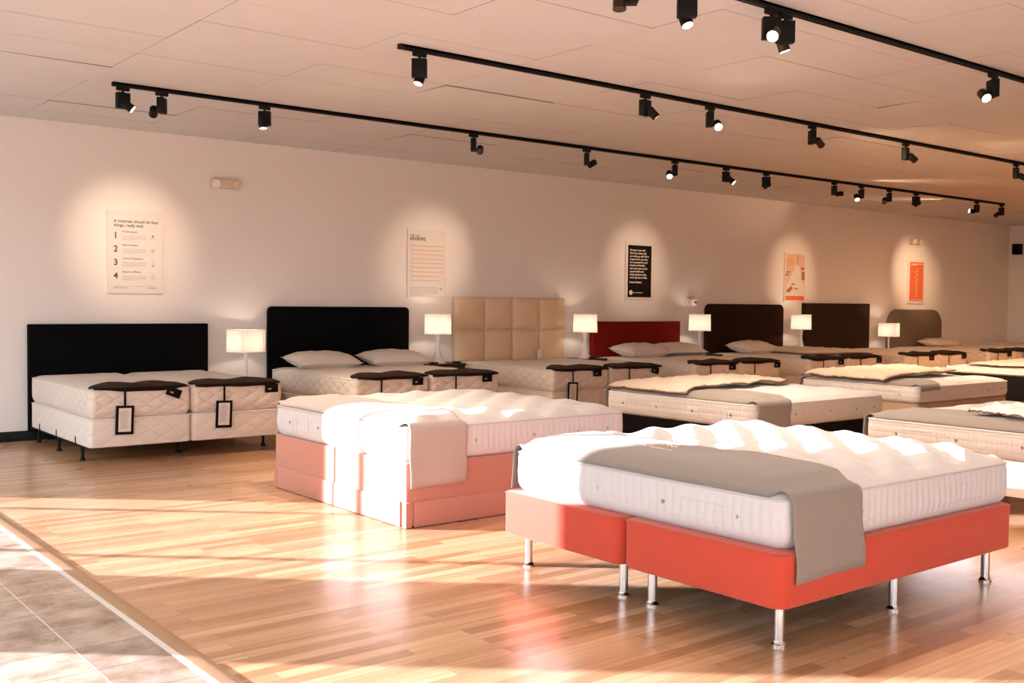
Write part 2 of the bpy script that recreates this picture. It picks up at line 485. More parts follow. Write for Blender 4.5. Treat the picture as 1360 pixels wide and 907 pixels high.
# ---------------------------------------------------------------- mattresses
class Spec:
    """shape of one mattress: length along x, width along y, border height, crown"""
    def __init__(s, L, W, H, crown=.05, r=.08, tx=.22, ty=.20, depth=.018, amp=.004, period=.048, calm=.4):
        s.L, s.W, s.H, s.crown, s.r, s.tx, s.ty, s.depth, s.amp, s.period, s.calm = L, W, H, crown, r, tx, ty, depth, amp, period, calm
    def top(s, x, y):
        dx, dy = s.L / 2 - abs(x), s.W / 2 - abs(y); d = max(0, min(dx, dy))
        if dx < s.r and dy < s.r: d = max(0, s.r - math.hypot(s.r - dx, s.r - dy))
        e = 1 - math.exp(-d / .075)
        z = s.H + s.crown * e
        if s.depth:
            a, c = x / s.tx, y / s.ty
            # staggered tufts
            best = 9
            ia, ic = math.floor(a), math.floor(c)
            for i in (ia - 1, ia, ia + 1, ia + 2):
                for j in (ic - 1, ic, ic + 1, ic + 2):
                    if (i + j) % 2: continue
                    best = min(best, (a - i) ** 2 + (c - j) ** 2)
            pil = abs(math.cos(PI * (a + c) / 2) * math.cos(PI * (a - c) / 2))
            pit = math.exp(-best / .07)
            bul = math.cos(PI * (a + c) / 2) ** 2 + math.cos(PI * (a - c) / 2) ** 2
            z += s.depth * e * (1 - s.calm * (1 - sstep(.45, .62, x + s.L / 2))) * (.62 * (1 - bul / 2) - .40 * pit + .08 * vnoise(x * 5, y * 5, 1))
        return z
    def ring(s, n_side, off=0.):
        return rrect(s.L / 2 + off, s.W / 2 + off, s.r + off, n_side)

def mattress(name, sp, loc, label, m_top, m_side, res=.022, vents=True, group=None, rz=0, piping='piping', handles=True, side_res=.012, cat='mattress'):
    b = B(); nx, ny = max(8, int(sp.L / res)), max(8, int(sp.W / res))
    def P(u, v):
        X, Y = (u - .5) * sp.L, (v - .5) * sp.W
        ax, ay = sp.L / 2 - sp.r, sp.W / 2 - sp.r
        if abs(X) > ax and abs(Y) > ay:
            p, q = (abs(X) - ax) / sp.r, (abs(Y) - ay) / sp.r
            p, q = p * math.sqrt(1 - q * q / 2), q * math.sqrt(1 - p * p / 2)
            X = math.copysign(ax + p * sp.r, X); Y = math.copysign(ay + q * sp.r, Y)
        return (X, Y, sp.top(X, Y))
    b.grid(nx, ny, P)
    root = tag(put(name, b, m_top, loc=loc, rot=(0, 0, rz), smooth=60), label, cat, group)
    # border
    ring = sp.ring(8); pts = []; s = 0
    for i in range(len(ring)):
        p, q = Vector(ring[i]), Vector(ring[(i + 1) % len(ring)])
        k = max(1, int((q - p).length / side_res))
        for j in range(k): pts.append(p.lerp(q, j / k))
    sb = B(); rows = 10; n = len(pts); arc = [0]
    for i in range(n): arc.append(arc[-1] + (pts[(i + 1) % n] - pts[i]).length)
    nper = max(1, round(arc[-1] / sp.period))
    vs = []
    for k in range(rows + 1):
        t = k / rows
        for i, p in enumerate(pts):
            tg = (pts[(i + 1) % n] - pts[i - 1]).normalized(); nn = Vector((tg.y, -tg.x))
            env = math.sin(PI * min(1, max(0, t))) ** .5 if 0 < t < 1 else 0
            w = .6 * math.sin(i * .37) + .4 * math.sin(i * .11 + k)
            rib = abs(math.sin(PI * (arc[i] / arc[-1] * nper + .10 * math.sin(t * 9 + i * .05)))) ** .6
            pin = 1 - .5 * math.exp(-((t - .33) / .05) ** 2) - .5 * math.exp(-((t - .67) / .05) ** 2)
            d = .006 * env + sp.amp * env * (rib - .5) * 2 * pin + .0012 * w * env
            if t >= .7: d -= .026 * ((t - .7) / .3) ** 2
            q = p + nn * d
            vs.append((q.x, q.y, sp.H * (1 - t)))
    fs = [(k * n + i, k * n + (i + 1) % n, (k + 1) * n + (i + 1) % n, (k + 1) * n + i) for k in range(rows) for i in range(n)]
    fs.append(tuple(rows * n + i for i in range(n)))
    sb.add(vs, fs)
    put('border', sb, m_side, root, smooth=60)
    for z, rr in ((sp.H, .006), (.012, .005)):
        put('piping', B().tube([(x, y, z) for x, y in sp.ring(6, .002 if z > .1 else -.022)], rr, 8, True), piping, root)
    if vents:
        L2, W2, zc = sp.L / 2 + .006, sp.W / 2 + .006, sp.H * .52
        spots = [((-L2, f * sp.W, zc), (-1, 0, 0)) for f in (-.36, -.12, .12, .36)] + [((f * sp.L, -W2, zc), (0, -1, 0)) for f in (-.22, .04, .25, .40)]
        for p, d in spots:
            p, d = Vector(p), Vector(d)
            put('vent', B().cyl(p - d * .004, p + d * .004, .0105, n=14), 'vent', root)
    if handles:
        L2, W2, zc = sp.L / 2 + .0085, sp.W / 2 + .0085, sp.H * .5
        for c in (-.25, .25):
            h = B()
            for z in (-.042, .042): h.tube([(-L2, c * sp.W - .16, zc + z), (-L2, c * sp.W + .16, zc + z)], .0022, 6)
            for y in (-.16, -.10, .10, .16): h.tube([(-L2, c * sp.W + y, zc - .042), (-L2, c * sp.W + y, zc + .042)], .0022, 6)
            put('handle', h, 'stitch', root)
            h = B()
            for z in (-.042, .042): h.tube([(c * sp.L - .16, -W2, zc + z), (c * sp.L + .16, -W2, zc + z)], .0022, 6)
            for y in (-.16, -.10, .10, .16): h.tube([(c * sp.L + y, -W2, zc - .042), (c * sp.L + y, -W2, zc + .042)], .0022, 6)
            put('handle', h, 'stitch', root)
    return root

CLOTH = {}
def runner(name, sp, loc, x0, x1, near, far, m, label, rz=0, seed=0, flare=.03, kick=0.):
    """cloth strip laid across the bed (along y) hanging over both borders; near/far = how far below the border top"""
    g = .014; W2 = sp.W / 2
    smooth = Spec(sp.L, sp.W, sp.H, sp.crown, sp.r, depth=0)
    path = [(-W2 - g, sp.H - near)]
    for k in range(1, 9): path.append((-W2 - g - .004 * math.sin(k), sp.H - near + (near - .01) * k / 8))
    for k in range(1, 7):
        t = k / 6 * PI / 2
        path.append((-W2 - g + .055 * (1 - math.cos(t)), sp.H - .01 + (sp.crown * .6 + .016) * math.sin(t)))
    N_ = 36
    for k in range(1, N_): path.append((-W2 + .045 + (sp.W - .09) * k / N_, None))
    for k in range(6, 0, -1):
        t = k / 6 * PI / 2
        path.append((W2 + g - .055 * (1 - math.cos(t)), sp.H - .01 + (sp.crown * .6 + .016) * math.sin(t)))
    for k in range(8, -1, -1): path.append((W2 + g, sp.H - far + (far - .01) * k / 8))
    n = len(path) - 1; nx = 22
    def fn(u, v):
        i = min(n - 1, int(v * n)); f = v * n - i
        y0, z0 = path[i]; y1, z1 = path[i + 1]
        y = y0 + (y1 - y0) * f
        over = max(0, abs(y) - (W2 - sp.r))
        sh = min(.018, sp.r - math.sqrt(max(0, sp.r ** 2 - min(sp.r, over) ** 2)))
        xa, xb = x0 + sh, x1
        hang = sstep(-W2 + .02, -W2 - .01, y) * 1.0
        xa_ = xa + .004 * (1 + vnoise(v * 7, 1, seed)); xb_ = xb + .022 * vnoise(v * 6, 3, seed + 1) + flare * hang
        x = xa_ + (xb_ - xa_) * u
        zt = lambda yy: smooth.top(max(-sp.L / 2 + .004, x), yy) + .006 + (1 - math.exp(-max(0, x + sp.L / 2) / .06)) * (sp.depth * .37 + .005 * (1 + vnoise(x * 6, yy * 4, seed)) + .010 * max(0, math.sin(x * 9 + yy * 3.4 + seed)) ** 6)
        z0_ = zt(y0) if z0 is None else z0; z1_ = zt(y1) if z1 is None else z1
        z = z0_ + (z1_ - z0_) * f
        if abs(y) > W2 + .005:
            dn = max(0, (sp.H - z)) / max(.05, near)
            y += math.copysign(.010 * math.sin(u * 7 + seed) * dn * .6 + .006 * dn + kick * min(1, dn * 1.6), y)
            z += .012 * (u - .5) * dn
        return (x, y, z)
    zf = lambda x, yy: smooth.top(max(-sp.L / 2 + .004, x), yy) + .006 + (1 - math.exp(-max(0, x + sp.L / 2) / .06)) * (sp.depth * .37 + .005 * (1 + vnoise(x * 6, yy * 4, seed)) + .010 * max(0, math.sin(x * 9 + yy * 3.4 + seed)) ** 6)
    b = B().grid(nx, n, fn)
    o = put(name, b, m, loc=loc, rot=(0, 0, rz), smooth=80)
    CLOTH[o.name] = zf
    md = o.modifiers.new('thickness', 'SOLIDIFY'); md.thickness = .006; md.offset = 1
    tag(o, label, 'bed runner', 'runners')
    if 'group' in o: del o['group']
    return o

def bedroot_leg(parent, x, y, z1, m='chrome', r=.0235, foot=.034):
    leg = put('leg', B().cyl((x, y, .012), (x, y, z1), r, n=28), m, parent)
    put('foot', B().lathe([(0.001, 0), (foot, 0), (foot, .009), (r + .003, .016), (r, .024)], 28, T((x, y, 0))), m, leg)
    return leg

# ---------------------------------------------------------------- front bed, coral red base on steel legs
for nm, y0, y1, lab in (('divan', 2.72, 3.682, 'nearer half of the coral red split bed base on steel legs'),
                        ('divan', 3.688, 4.65, 'farther half of the coral red split bed base, its foot in sunlight')):
    root = thing(nm, lab, 'bed base', (4.645, (y0 + y1) / 2, 0))
    w = (y1 - y0) / 2
    bb = B().prism(rrect(1.015, w, .065, 10), .192, .430, .012, 3)
    up = put('upholstery', bb, 'red', root)
    put('seam', B().tube([(x, y, .421) for x, y in rrect(1.0155, w + .0005, .065, 8)], .0045, 8, True), 'red', up)
    put('underside', B().prism(rrect(.99, w - .03, .05, 6), .186, .193), 'blackbase', root)
    for lx in (3.754 - 4.645, 4.656 - 4.645, 5.555 - 4.645):
        for ly in (-w + .098, w - .098): bedroot_leg(root, lx, ly, .192)
spF = Spec(1.985, 1.875, .215, .055, .085, .175, .165, .085, .0055, .052)
LF = (4.690, 3.69, .452 - .022)
# the mattress sits in a thin compressed bed on the base
mattress('mattress', spF, (4.690, 3.69, .4325), 'thick white tufted mattress on the coral red base', 'mat_white', 'mat_white', res=.014, side_res=.008)
rF = runner('bed_runner', spF, (4.690, 3.69, .4325), -.995, -.50, .345, .215, 'runner',
            'grey wool runner with pale lettering across the mattress on the coral red base', seed=1.0, flare=.045, kick=.018)
# pale embroidered script on the runner
def on_cloth(b, o, name):
    zf = CLOTH[o.name]
    for v in b.v: v.z += zf(v.x, v.y) + .0075
    return put(name, b, 'thread', o, smooth=0)
on_cloth(merged((text('VISPRING', .068, bold=.01), T((-.685, .27, 0)) @ R('Z', -90))), rF, 'embroidery')
on_cloth(merged((text('Handmade Traditionally', .036), T((-.755, .29, 0)) @ R('Z', -90))), rF, 'embroidery')

# ---------------------------------------------------------------- pink skirted bed
for y0, y1, lab, near in ((5.77, 6.737, 'nearer half of the dusty pink skirted bed base with corner pleats', True),
                          (6.743, 7.71, 'farther half of the dusty pink skirted bed base beside the low black headboard bed', False)):
    root = thing('divan', lab, 'bed base', (4.72, (y0 + y1) / 2, 0)); w = (y1 - y0) / 2
    put('upholstery', B().prism(rrect(1.005, w, .02, 5), .012, .428, .008, 2), 'pink', root)
    # skirt panels hang in front of the box, leaving a slit by each corner
    e = .012
    def panel(x0, x1, yy0, yy1):
        put('skirt_panel', B().box(x0, x1, yy0, yy1, .004, .172, .004), 'pink', root)
    panel(-1.005 - e, -1.004, -w + .062 if near else -w + .004, w - .004 if near else w - .062)
    if near:
        panel(-1.005 + .055, 1.0, -w - e, -w + .001)
        put('corner_pleat', B().prism([(-1.013, -w - .008), (-1.013, -w + .040), (-1.003, -w + .040), (-1.003, -w + .002), (-.965, -w + .002), (-.965, -w - .008)], .004, .171), 'pink', root)
    else:
        panel(-1.005 + .055, 1.0, w - .001, w + e)
        put('corner_pleat', B().prism([(-1.011, w + .006), (-1.011, w - .048), (-1.003, w - .048), (-1.003, w - .002), (-.958, w - .002), (-.958, w + .006)], .004, .171), 'pink', root)
    panel(1.004, 1.005 + e, -w + .01, w - .01)
spM = Spec(2.01, 1.93, .225, .050, .075, .19, .18, .058, .004, .050)
mattress('mattress', spM, (4.715, 6.735, .4295), 'white tufted mattress on the dusty pink skirted base', 'mat_white', 'mat_white', res=.018, side_res=.01)
runner('bed_runner', spM, (4.715, 6.735, .4295), -1.007, -.55, .385, .235, 'runner_pale', 'pale grey wool runner on the pink skirted bed, half in sunlight', seed=2.6, flare=.02)

# ---------------------------------------------------------------- middle row, black based beds with wool toppers
def plain_base(loc, L, W, z0, z1, m, label, legs=True, cat='bed base'):
    root = thing('divan', label, cat, loc)
    put('upholstery', B().prism(rrect(L / 2, W / 2, .05, 6), z0, z1, .01, 2), m, root)
    if legs:
        for sx in (-1, 1):
            for sy in (-1, 1):
                put('leg', B().cyl((sx * (L / 2 - .12), sy * (W / 2 - .12), 0), (sx * (L / 2 - .12), sy * (W / 2 - .12), z0 + .002), .02, .028, 16), 'black', root)
    return root

def topper(name, pts_fn, sp, loc, m, label, thick=.045, lift=.012, seed=0, rz=0, nu=40, nv=40, edge='wooledge', ruff=.012, cat='mattress topper', zfix=None):
    """soft pad lying on a mattress; pts_fn(u,v) gives its plan position"""
    def zt(x, y): return (sp.top(max(-sp.L / 2, min(sp.L / 2, x)), max(-sp.W / 2, min(sp.W / 2, y))) if zfix is None else zfix) + lift
    def rim(u, v):
        d = min(u, 1 - u, v, 1 - v); return min(1, d / .07) ** .5
    def hi(u, v):
        x, y = pts_fn(u, v)
        return (x, y, zt(x, y) + thick * (.5 + .5 * rim(u, v)) + ruff * vnoise(x * 13, y * 11, seed) * rim(u, v) + ruff * .6 * vnoise(x * 27, y * 25, seed))
    def lo(u, v):
        x, y = pts_fn(u, v)
        return (x, y, zt(x, y) + thick * .5 * (1 - rim(u, v)) + ruff * .6 * vnoise(x * 27, y * 25, seed) * (1 - rim(u, v)))
    b = B().grid(nu, nv, hi).grid(nu, nv, lo)
    bm = bmesh.new(); me = b.mesh('tmp'); bm.from_mesh(me); bpy.data.meshes.remove(me)
    bmesh.ops.remove_doubles(bm, verts=bm.verts[:], dist=1e-4)
    b2 = B().from_bm(bm)
    o = tag(put(name, b2, m, loc=loc, rot=(0, 0, rz), smooth=70), label, cat)
    loop = [(i / 60, 0) for i in range(60)] + [(1, i / 60) for i in range(60)] + [(1 - i / 60, 1) for i in range(60)] + [(0, 1 - i / 60) for i in range(60)]
    pts = []
    for u, v in loop:
        p = Vector(hi(u, v)); q = Vector(lo(u, v)); pts.append((p + q) / 2)
    if edge: put('piping', B().tube(pts, .0065, 6, True), edge, o)
    return o

def quad_fn(p00, p10, p11, p01, wob=.02, seed=0):
    p00, p10, p11, p01 = map(Vector, (p00, p10, p11, p01))
    def f(u, v):
        p = (p00 * (1 - u) + p10 * u) * (1 - v) + (p01 * (1 - u) + p11 * u) * v
        e = 1 - min(1, min(u, 1 - u, v, 1 - v) / .2)
        p = p + Vector((vnoise(u * 9, v * 9, seed), vnoise(u * 8 + 3, v * 8, seed + 2))) * wob * e
        return (p.x, p.y)
    return f

# second bed of the middle row
L2, W2, C2 = 1.93, 1.80, (7.945, 6.425)
plain_base((*C2, 0), L2 - .02, W2 - .02, .10, .448, 'blackbase', 'black bed base behind the coral red bed, under a mattress with beige topper')
spA = Spec(L2, W2, .205, .045, .09, .25, .23, .030, .003, .035)
mattress('mattress', spA, (*C2, .4495), 'white mattress on black base, wool topper over its far side', 'mat_white', 'mat_rib', res=.025, piping='pipe_white')
runner('bed_runner', spA, (*C2, .4495), -.967, -.50, .26, .20, 'runner', 'grey runner on the white mattress behind the coral red bed', seed=4.1, flare=.0)
topper('mattress_topper', quad_fn((-1.0, -.12), (.66, -.02), (.80, .86), (-.97, .88), .03, 1), spA, (*C2, .4495), 'wool',
       'beige wool topper with brown piping spread on the mattress behind the coral red bed', .035, .032, 1.2)

# third bed of the middle row
L3, W3, C3 = 1.90, 1.42, (10.76, 6.43)
plain_base((*C3, 0), L3 - .02, W3 - .02, .10, .503, 'beige_base', 'beige bed base two beds right of the pink skirted bed')
spB = Spec(L3, W3, .165, .040, .08, .25, .23, .026, .003, .035)
mattress('mattress', spB, (*C3, .5045), 'narrower white mattress of the middle row under a thick beige topper', 'mat_white', 'mat_rib', res=.03, piping='pipe_white')
runner('bed_runner', spB, (*C3, .5045), -.95, -.50, .030, .10, 'runner', 'grey runner on the narrower white mattress under a thick beige topper', seed=6.3, flare=-.05)
topper('mattress_topper', quad_fn((-.97, -.36), (.50, -.30), (.90, .66), (-.94, .70), .03, 5), spB, (*C3, .5045), 'wool',
       'thick beige topper with pale edge on the narrower white mattress', .055, .032, 3.2, edge='wooledge')

# fourth bed of the middle row, tall black base
C4 = (13.5, 5.98)
plain_base((*C4, 0), 2.0, 1.9, .06, .668, 'blackbase', 'tall black bed base at the right edge of the picture, below a thin white mattress')
spC = Spec(2.0, 1.9, .085, .015, .07, .3, .3, .006, .0, .05)
mattress('mattress', spC, (*C4, .6695), 'thin white mattress on the tall black base', 'mat_white', 'mat_rib', res=.06, vents=False, handles=False, piping='black')
topper('mattress_topper', quad_fn((-.93, -.9), (.9, -.9), (.9, .9), (-.95, .70), .02, 8), spC, (*C4, .6695), 'wool',
       'flat beige topper over the thin white mattress on the tall black base', .028, .012, 5.2)

# front row, second bed cut by the right edge
C5 = (7.96, 3.52)
root = thing('divan', 'white bed base in sunlight at the right edge, behind the coral red bed', 'bed base', (*C5, 0))
put('upholstery', B().prism(rrect(1.0, .945, .05, 6), .225, .468, .012, 2), 'white_base', root)
for sx in (-1, 1):
    for sy in (-1, 1): put('leg', B().cyl((sx * .86, sy * .8, 0), (sx * .86, sy * .8, .227), .024, .028, 16), 'black', root)
spD = Spec(2.03, 1.91, .185, .045, .085, .25, .23, .028, .003, .036)
mattress('mattress', spD, (*C5, .4695), 'white mattress on the white base at the right edge', 'mat_white', 'mat_rib', res=.025, piping='pipe_white')
runner('bed_runner', spD, (*C5, .4695), -1.017, -.50, .18, .24, 'runner', 'grey wool runner on the bed at the right edge, white fleece on top', seed=8.8, flare=0)
topper('fleece_topper', quad_fn((-.93, -.55), (.5, -.7), (.6, .18), (-.80, .25), .06, 9), spD, (*C5, .4695), 'wool_white',
       'rumpled white fleece topper lying over the grey runner at the right edge', .05, .036, 7.7, edge='wooledge', ruff=.02)

# ---------------------------------------------------------------- beds along the back wall
def bedstead(loc, W, L, label):
    """steel bed: angle rails, legs, retainer hooks; local x centred, y from 0 (foot) to L (head)"""
    root = thing('bed', label, 'bed', loc)
    for sx in (-1, 1):
        b = B().box(sx * (W / 2) - .02, sx * (W / 2) + .02, .06, L + .02, .146, .152)
        xo = sx * (W / 2 + .004)
        b.box(min(xo, xo + sx * .005), max(xo, xo + sx * .005), .06, L + .02, .146, .182)
        put('side_rail', b, 'black', root)
    for y in (.36, 1.12, 1.85): put('cross_bar', B().box(-W / 2, W / 2, y - .018, y + .018, .140, .147), 'black', root)
    for x in (-W / 2 + .03, 0, W / 2 - .03):
        for y in (.36, 1.12, 1.85):
            lg = put('leg', B().cyl((x, y, .03), (x, y, .141), .013, .017, 12), 'black', root)
            put('glide', B().lathe([(.001, 0), (.026, 0), (.024, .012), (.016, .032)], 16, T((x, y, 0))), 'black', lg)
    for sx in (-1, 1):
        for y in (.42, 1.05, 1.65):
            xo = sx * (W / 2 + .010)
            put('retainer_hook', B().box(xo - .007, xo + .009, y - .020, y + .020, .15, .222, .005), 'black', root)
        put('headboard_bracket', B().box(sx * (W / 2 - .01) - .02, sx * (W / 2 - .01) + .02, L + .01, L + .055, .09, .26, .004), 'black', root)
    return root

def box_spring(loc, W, L, H, label, group):
    o = B().prism(rrect(W / 2, L / 2, .045, 7), 0, H, .014, 3)
    r = tag(put('box_spring', o, 'box_warm', loc=loc), label, 'box spring')
    put('piping', B().tube([(x, y, H - .008) for x, y in rrect(W / 2 + .001, L / 2 + .001, .045, 6)], .005, 6, True), 'pipe_white', r)
    return r

def foot_cover(sp, loc, label, strap_x=-.14, flag_x=.33, flag_tilt=0., tagged=True, seed=0, length=.31, y_left=0.):
    """dark cloth over the foot end of a mattress (mattress local axes: foot towards -y)"""
    W, L = sp.L, sp.W            # here the sleeper's width is along x
    def top(x, y): return sp.top(x, y)
    yf = -L / 2
    def fn(u, v):
        x = (u - .5) * (W - .05)
        w = .5 + .5 * math.cos((u - .5) * 2 * PI)
        back = length * (.55 + .45 * (1 - (2 * u - 1) ** 4)) + .05 * vnoise(u * 3, 1, seed) + y_left * (.5 - u)
        drop = .022 + .010 * vnoise(u * 4, 2, seed + 1) - .016 * abs(2 * u - 1) ** 3
        s = -drop + v * (drop + back)
        x += .02 * vnoise(v * 5, u * 2, seed)
        if s < 0: return (x, yf - .013, sp.H + .012 + s)
        if s < .05:
            t = s / .05 * PI / 2
            return (x, yf - .013 + .05 * (1 - math.cos(t)), sp.H + .012 + (top(x, yf + .05) + .006 - sp.H - .012) * math.sin(t))
        y = yf + .037 + (s - .05)
        return (x, y, top(x, y) + .006 + .003 * (1 + vnoise(x * 9, y * 9, seed)) + .006 * max(0, math.sin(u * 6 + seed)) * sstep(.6, 1, v))
    o = put('foot_cloth', B().grid(30, 18, fn), 'suede', loc=loc, smooth=80)
    md = o.modifiers.new('thickness', 'SOLIDIFY'); md.thickness = .006; md.offset = 1
    tag(o, label, 'foot cloth')
    yo = yf - .026
    ztop = sp.H - .015
    if tagged:
        x = strap_x
        put('strap', B().box(x - .010, x + .010, yo - .003, yo + .001, ztop - .125, ztop + .03, .001), 'tagblack', o)
        tz = ztop - .125
        tg = put('hang_tag', merged((B().box(-.082, .082, -.003, .003, -.262, 0, .002), T((x, yo - .003, tz)) @ R('Y', 2))), 'tagblack', o)
        put('card', merged((B().box(-.056, .056, -.0045, -.002, -.236, -.022), T((x, yo - .003, tz)) @ R('Y', 2))), 'card', tg)
        ln = B()
        for k in range(14):
            w_ = .045 if k % 5 else .03
            ln.add([(-w_, -.0052, -.045 - k * .012), (w_ * random.uniform(.3, 1), -.0052, -.045 - k * .012), (w_ * random.uniform(.3, 1), -.0052, -.049 - k * .012), (-w_, -.0052, -.049 - k * .012)], [(0, 1, 2, 3)])
        put('small_print', merged((ln, T((x, yo - .003, tz)) @ R('Y', 2))), 'inkgrey', tg, smooth=0)
    else:
        x = strap_x
        put('strap', B().box(x - .010, x + .010, yo - .003, yo + .001, ztop - .14, ztop + .03, .001), 'tagblack', o)
    fl = put('sewn_label', merged((B().box(-.070, .070, -.003, .002, -.068, .015, .002), T((flag_x, yo - .002, ztop - .0)) @ R('Y', flag_tilt))), 'tagblack', o)
    put('label_print', merged((B().box(-.036, -.004, -.0042, -.003, -.040, -.024), T((flag_x, yo - .002, ztop)) @ R('Y', flag_tilt))), 'bronze', fl)
    return o

# headboards, bolted to the steel beds
def hb_flat(bed, x0, x1, z1, r, m, th=.085, inset=False, z0=.10):
    ox, oy = (x0 + x1) / 2 - bed.location.x, 11.665 - bed.location.y
    w, hgt = (x1 - x0) / 2, z1 - z0
    pts = [(-w, 0), (w, 0)]
    n = 10
    for i in range(n + 1):
        t = i / n * PI / 2; pts.append((w - r + r * math.cos(t), hgt - r + r * math.sin(t)))
    for i in range(n + 1):
        t = PI / 2 + i / n * PI / 2; pts.append((-w + r + r * math.cos(t), hgt - r + r * math.sin(t)))
    up = put('headboard', B().prism(pts, 0, th, .016, 3, T((0, th / 2, z0)) @ R('X', 90)), m, bed, loc=(ox, oy, 0))
    if inset:
        put('inner_panel', B().box(-w + .15, w - .15, -th / 2 - .008, -th / 2 + .01, z0 + .1, z1 - .14, .007), m, up)
    for sx in (-1, 1):
        put('post', B().box(sx * (w - .22) - .035, sx * (w - .22) + .035, -.012, .022, 0, z0 + .02, .004), 'black', up)
def hb_cushions(bed):
    up = put('headboard', B().box(-.988, .988, -.03, .045, .2, 1.571, .012), 'cream', bed, loc=(9.2515 - bed.location.x, 11.665 - bed.location.y, 0))
    for sx in (-1, 1): put('post', B().box(sx * .7 - .035, sx * .7 + .035, -.012, .022, 0, .22, .004), 'black', up)
    cw, chh, zb = 1.976 / 4, .455, .655
    for r_ in range(2):
        for c in range(4):
            xx, zz = -.988 + c * cw, zb + r_ * chh
            def cu(u, v):
                e = (max(0, math.sin(PI * u)) * max(0, math.sin(PI * v))) ** .42
                return (xx + .002 + u * (cw - .004), -.03 - .066 * e, zz + .002 + v * (chh - .004))
            put('cushion', B().grid(18, 18, cu), 'cream', up, smooth=80)
    put('lower_board', B().box(-.984, .984, -.05, -.02, .25, zb - .004, .01), 'cream', up)
Y0, YH = 9.62, 11.60          # foot and head of the beds along the wall
LB = YH - Y0
BEDS = [ # x0, x1, description, quilt depth
    (2.84, 4.72, 'low wide black headboard', dict(hb=(2.828, 4.765, 1.222, .012, 'blackfab', .085, True), lab='bed with low wide black headboard at the left end of the wall', flags=[(.30, 22), (.33, 0)], tags=[True, True])),
    (5.53, 7.47, 'tall black headboard', dict(hb=(5.523, 7.512, 1.424, .06, 'blackfab'), lab='bed with tall black headboard whose upper corners are rounded', flags=[(.30, 0), (.28, 0)], tags=[False, False])),
    (8.27, 10.21, 'cream headboard', dict(hb=None, lab='bed with cream headboard of eight square padded cushions', flags=[(.25, 0), (.32, 14)], tags=[True, False])),
    (10.83, 12.73, 'red headboard', dict(hb=(10.80, 12.742, 1.222, .008, 'redhb'), lab='bed with plain deep red headboard', flags=[(.30, 0), (.36, 0)], tags=[False, False])),
    (13.42, 15.40, 'dark brown headboard', dict(hb=(13.406, 15.434, 1.512, .11, 'brownhb', .10), lab='bed with dark brown headboard with rounded corners behind one pillow', flags=[(.30, 0), (.36, 0)], tags=[False, False])),
    (16.10, 18.10, 'square taupe headboard', dict(hb=(16.074, 18.13, 1.546, .02, 'taupehb', .10), lab='bed with square taupe brown headboard between two lit lamps', flags=[(.28, 0), (.36, 0)], tags=[False, False])),
    (18.86, 20.80, 'grey arched headboard', dict(hb=(18.834, 20.80, 1.440, .34, 'greyhb', .10), lab='bed with grey headboard of broad arched corners, rightmost on the wall', flags=[(.28, 0), (.30, 0)], tags=[False, False])),
]
protoM = {}
for i, (x0, x1, desc, o_) in enumerate(BEDS):
    W = x1 - x0; hw = W / 2 - .004
    bed = bedstead(((x0 + x1) / 2, Y0, 0), W - .03, LB + .01, o_['lab'])
    if o_['hb']: hb_flat(bed, *o_['hb'])
    else:
        hb_cushions(bed)
        for bx_ in (-.58, -.18):
            put('foot_bracket', B().tube([(bx_ - .02, -.022, .12), (bx_ - .02, -.022, .43), (bx_ - .012, -.022, .445), (bx_ + .012, -.022, .445), (bx_ + .02, -.022, .43), (bx_ + .02, -.022, .12)], .005, 8).box(bx_ - .02, bx_ + .02, -.026, .06, .118, .126), 'ivory', bed)
    for k, side in ((0, 'left'), (1, 'right')):
        cx = x0 + hw / 2 if k == 0 else x1 - hw / 2
        box_spring((cx, (Y0 + YH) / 2, .1525), hw, LB, .262, 'cream box spring, %s half of the bed with %s' % (side, desc), None)
        sp = Spec(hw - .012, LB, .250, .034, .055, .20, .18, .018, .0012, .09)
        # turned mattress: sleeper's width along x
        mattress('mattress', sp, (cx, (Y0 + YH) / 2, .4155), 'cream quilted mattress, %s half of the bed with %s' % (side, desc),
                 'mat_warm', 'mat_warm', res=.03 if i < 3 else .05, vents=False, handles=False, piping='pipe_white', side_res=.02)
        fx, ft = o_['flags'][k]
        foot_cover(sp, (cx, (Y0 + YH) / 2, .4155), 'brown foot cloth, %s half of the bed with %s' % (side, desc),
                   strap_x=-.16, flag_x=fx, flag_tilt=ft, tagged=o_['tags'][k], seed=i * 3.1 + k * 1.7)

# white tag leaning at the head of the cream bed
zt_ = .4155 + .250 + .034
t_ = thing('price_tag', 'small white paper tag standing against the cream cushions', 'tag', (9.70, 11.555, zt_))
put('paper', merged((B().prism([(-.045, 0), (.045, 0), (.045, .11), (.02, .14), (-.02, .14), (-.045, .11)], 0, .003, 0), R('X', 84))), 'card', t_)
put('eyelet', B().cyl((0, .010, .118), (0, .016, .1185), .008, n=12), 'vent', t_)

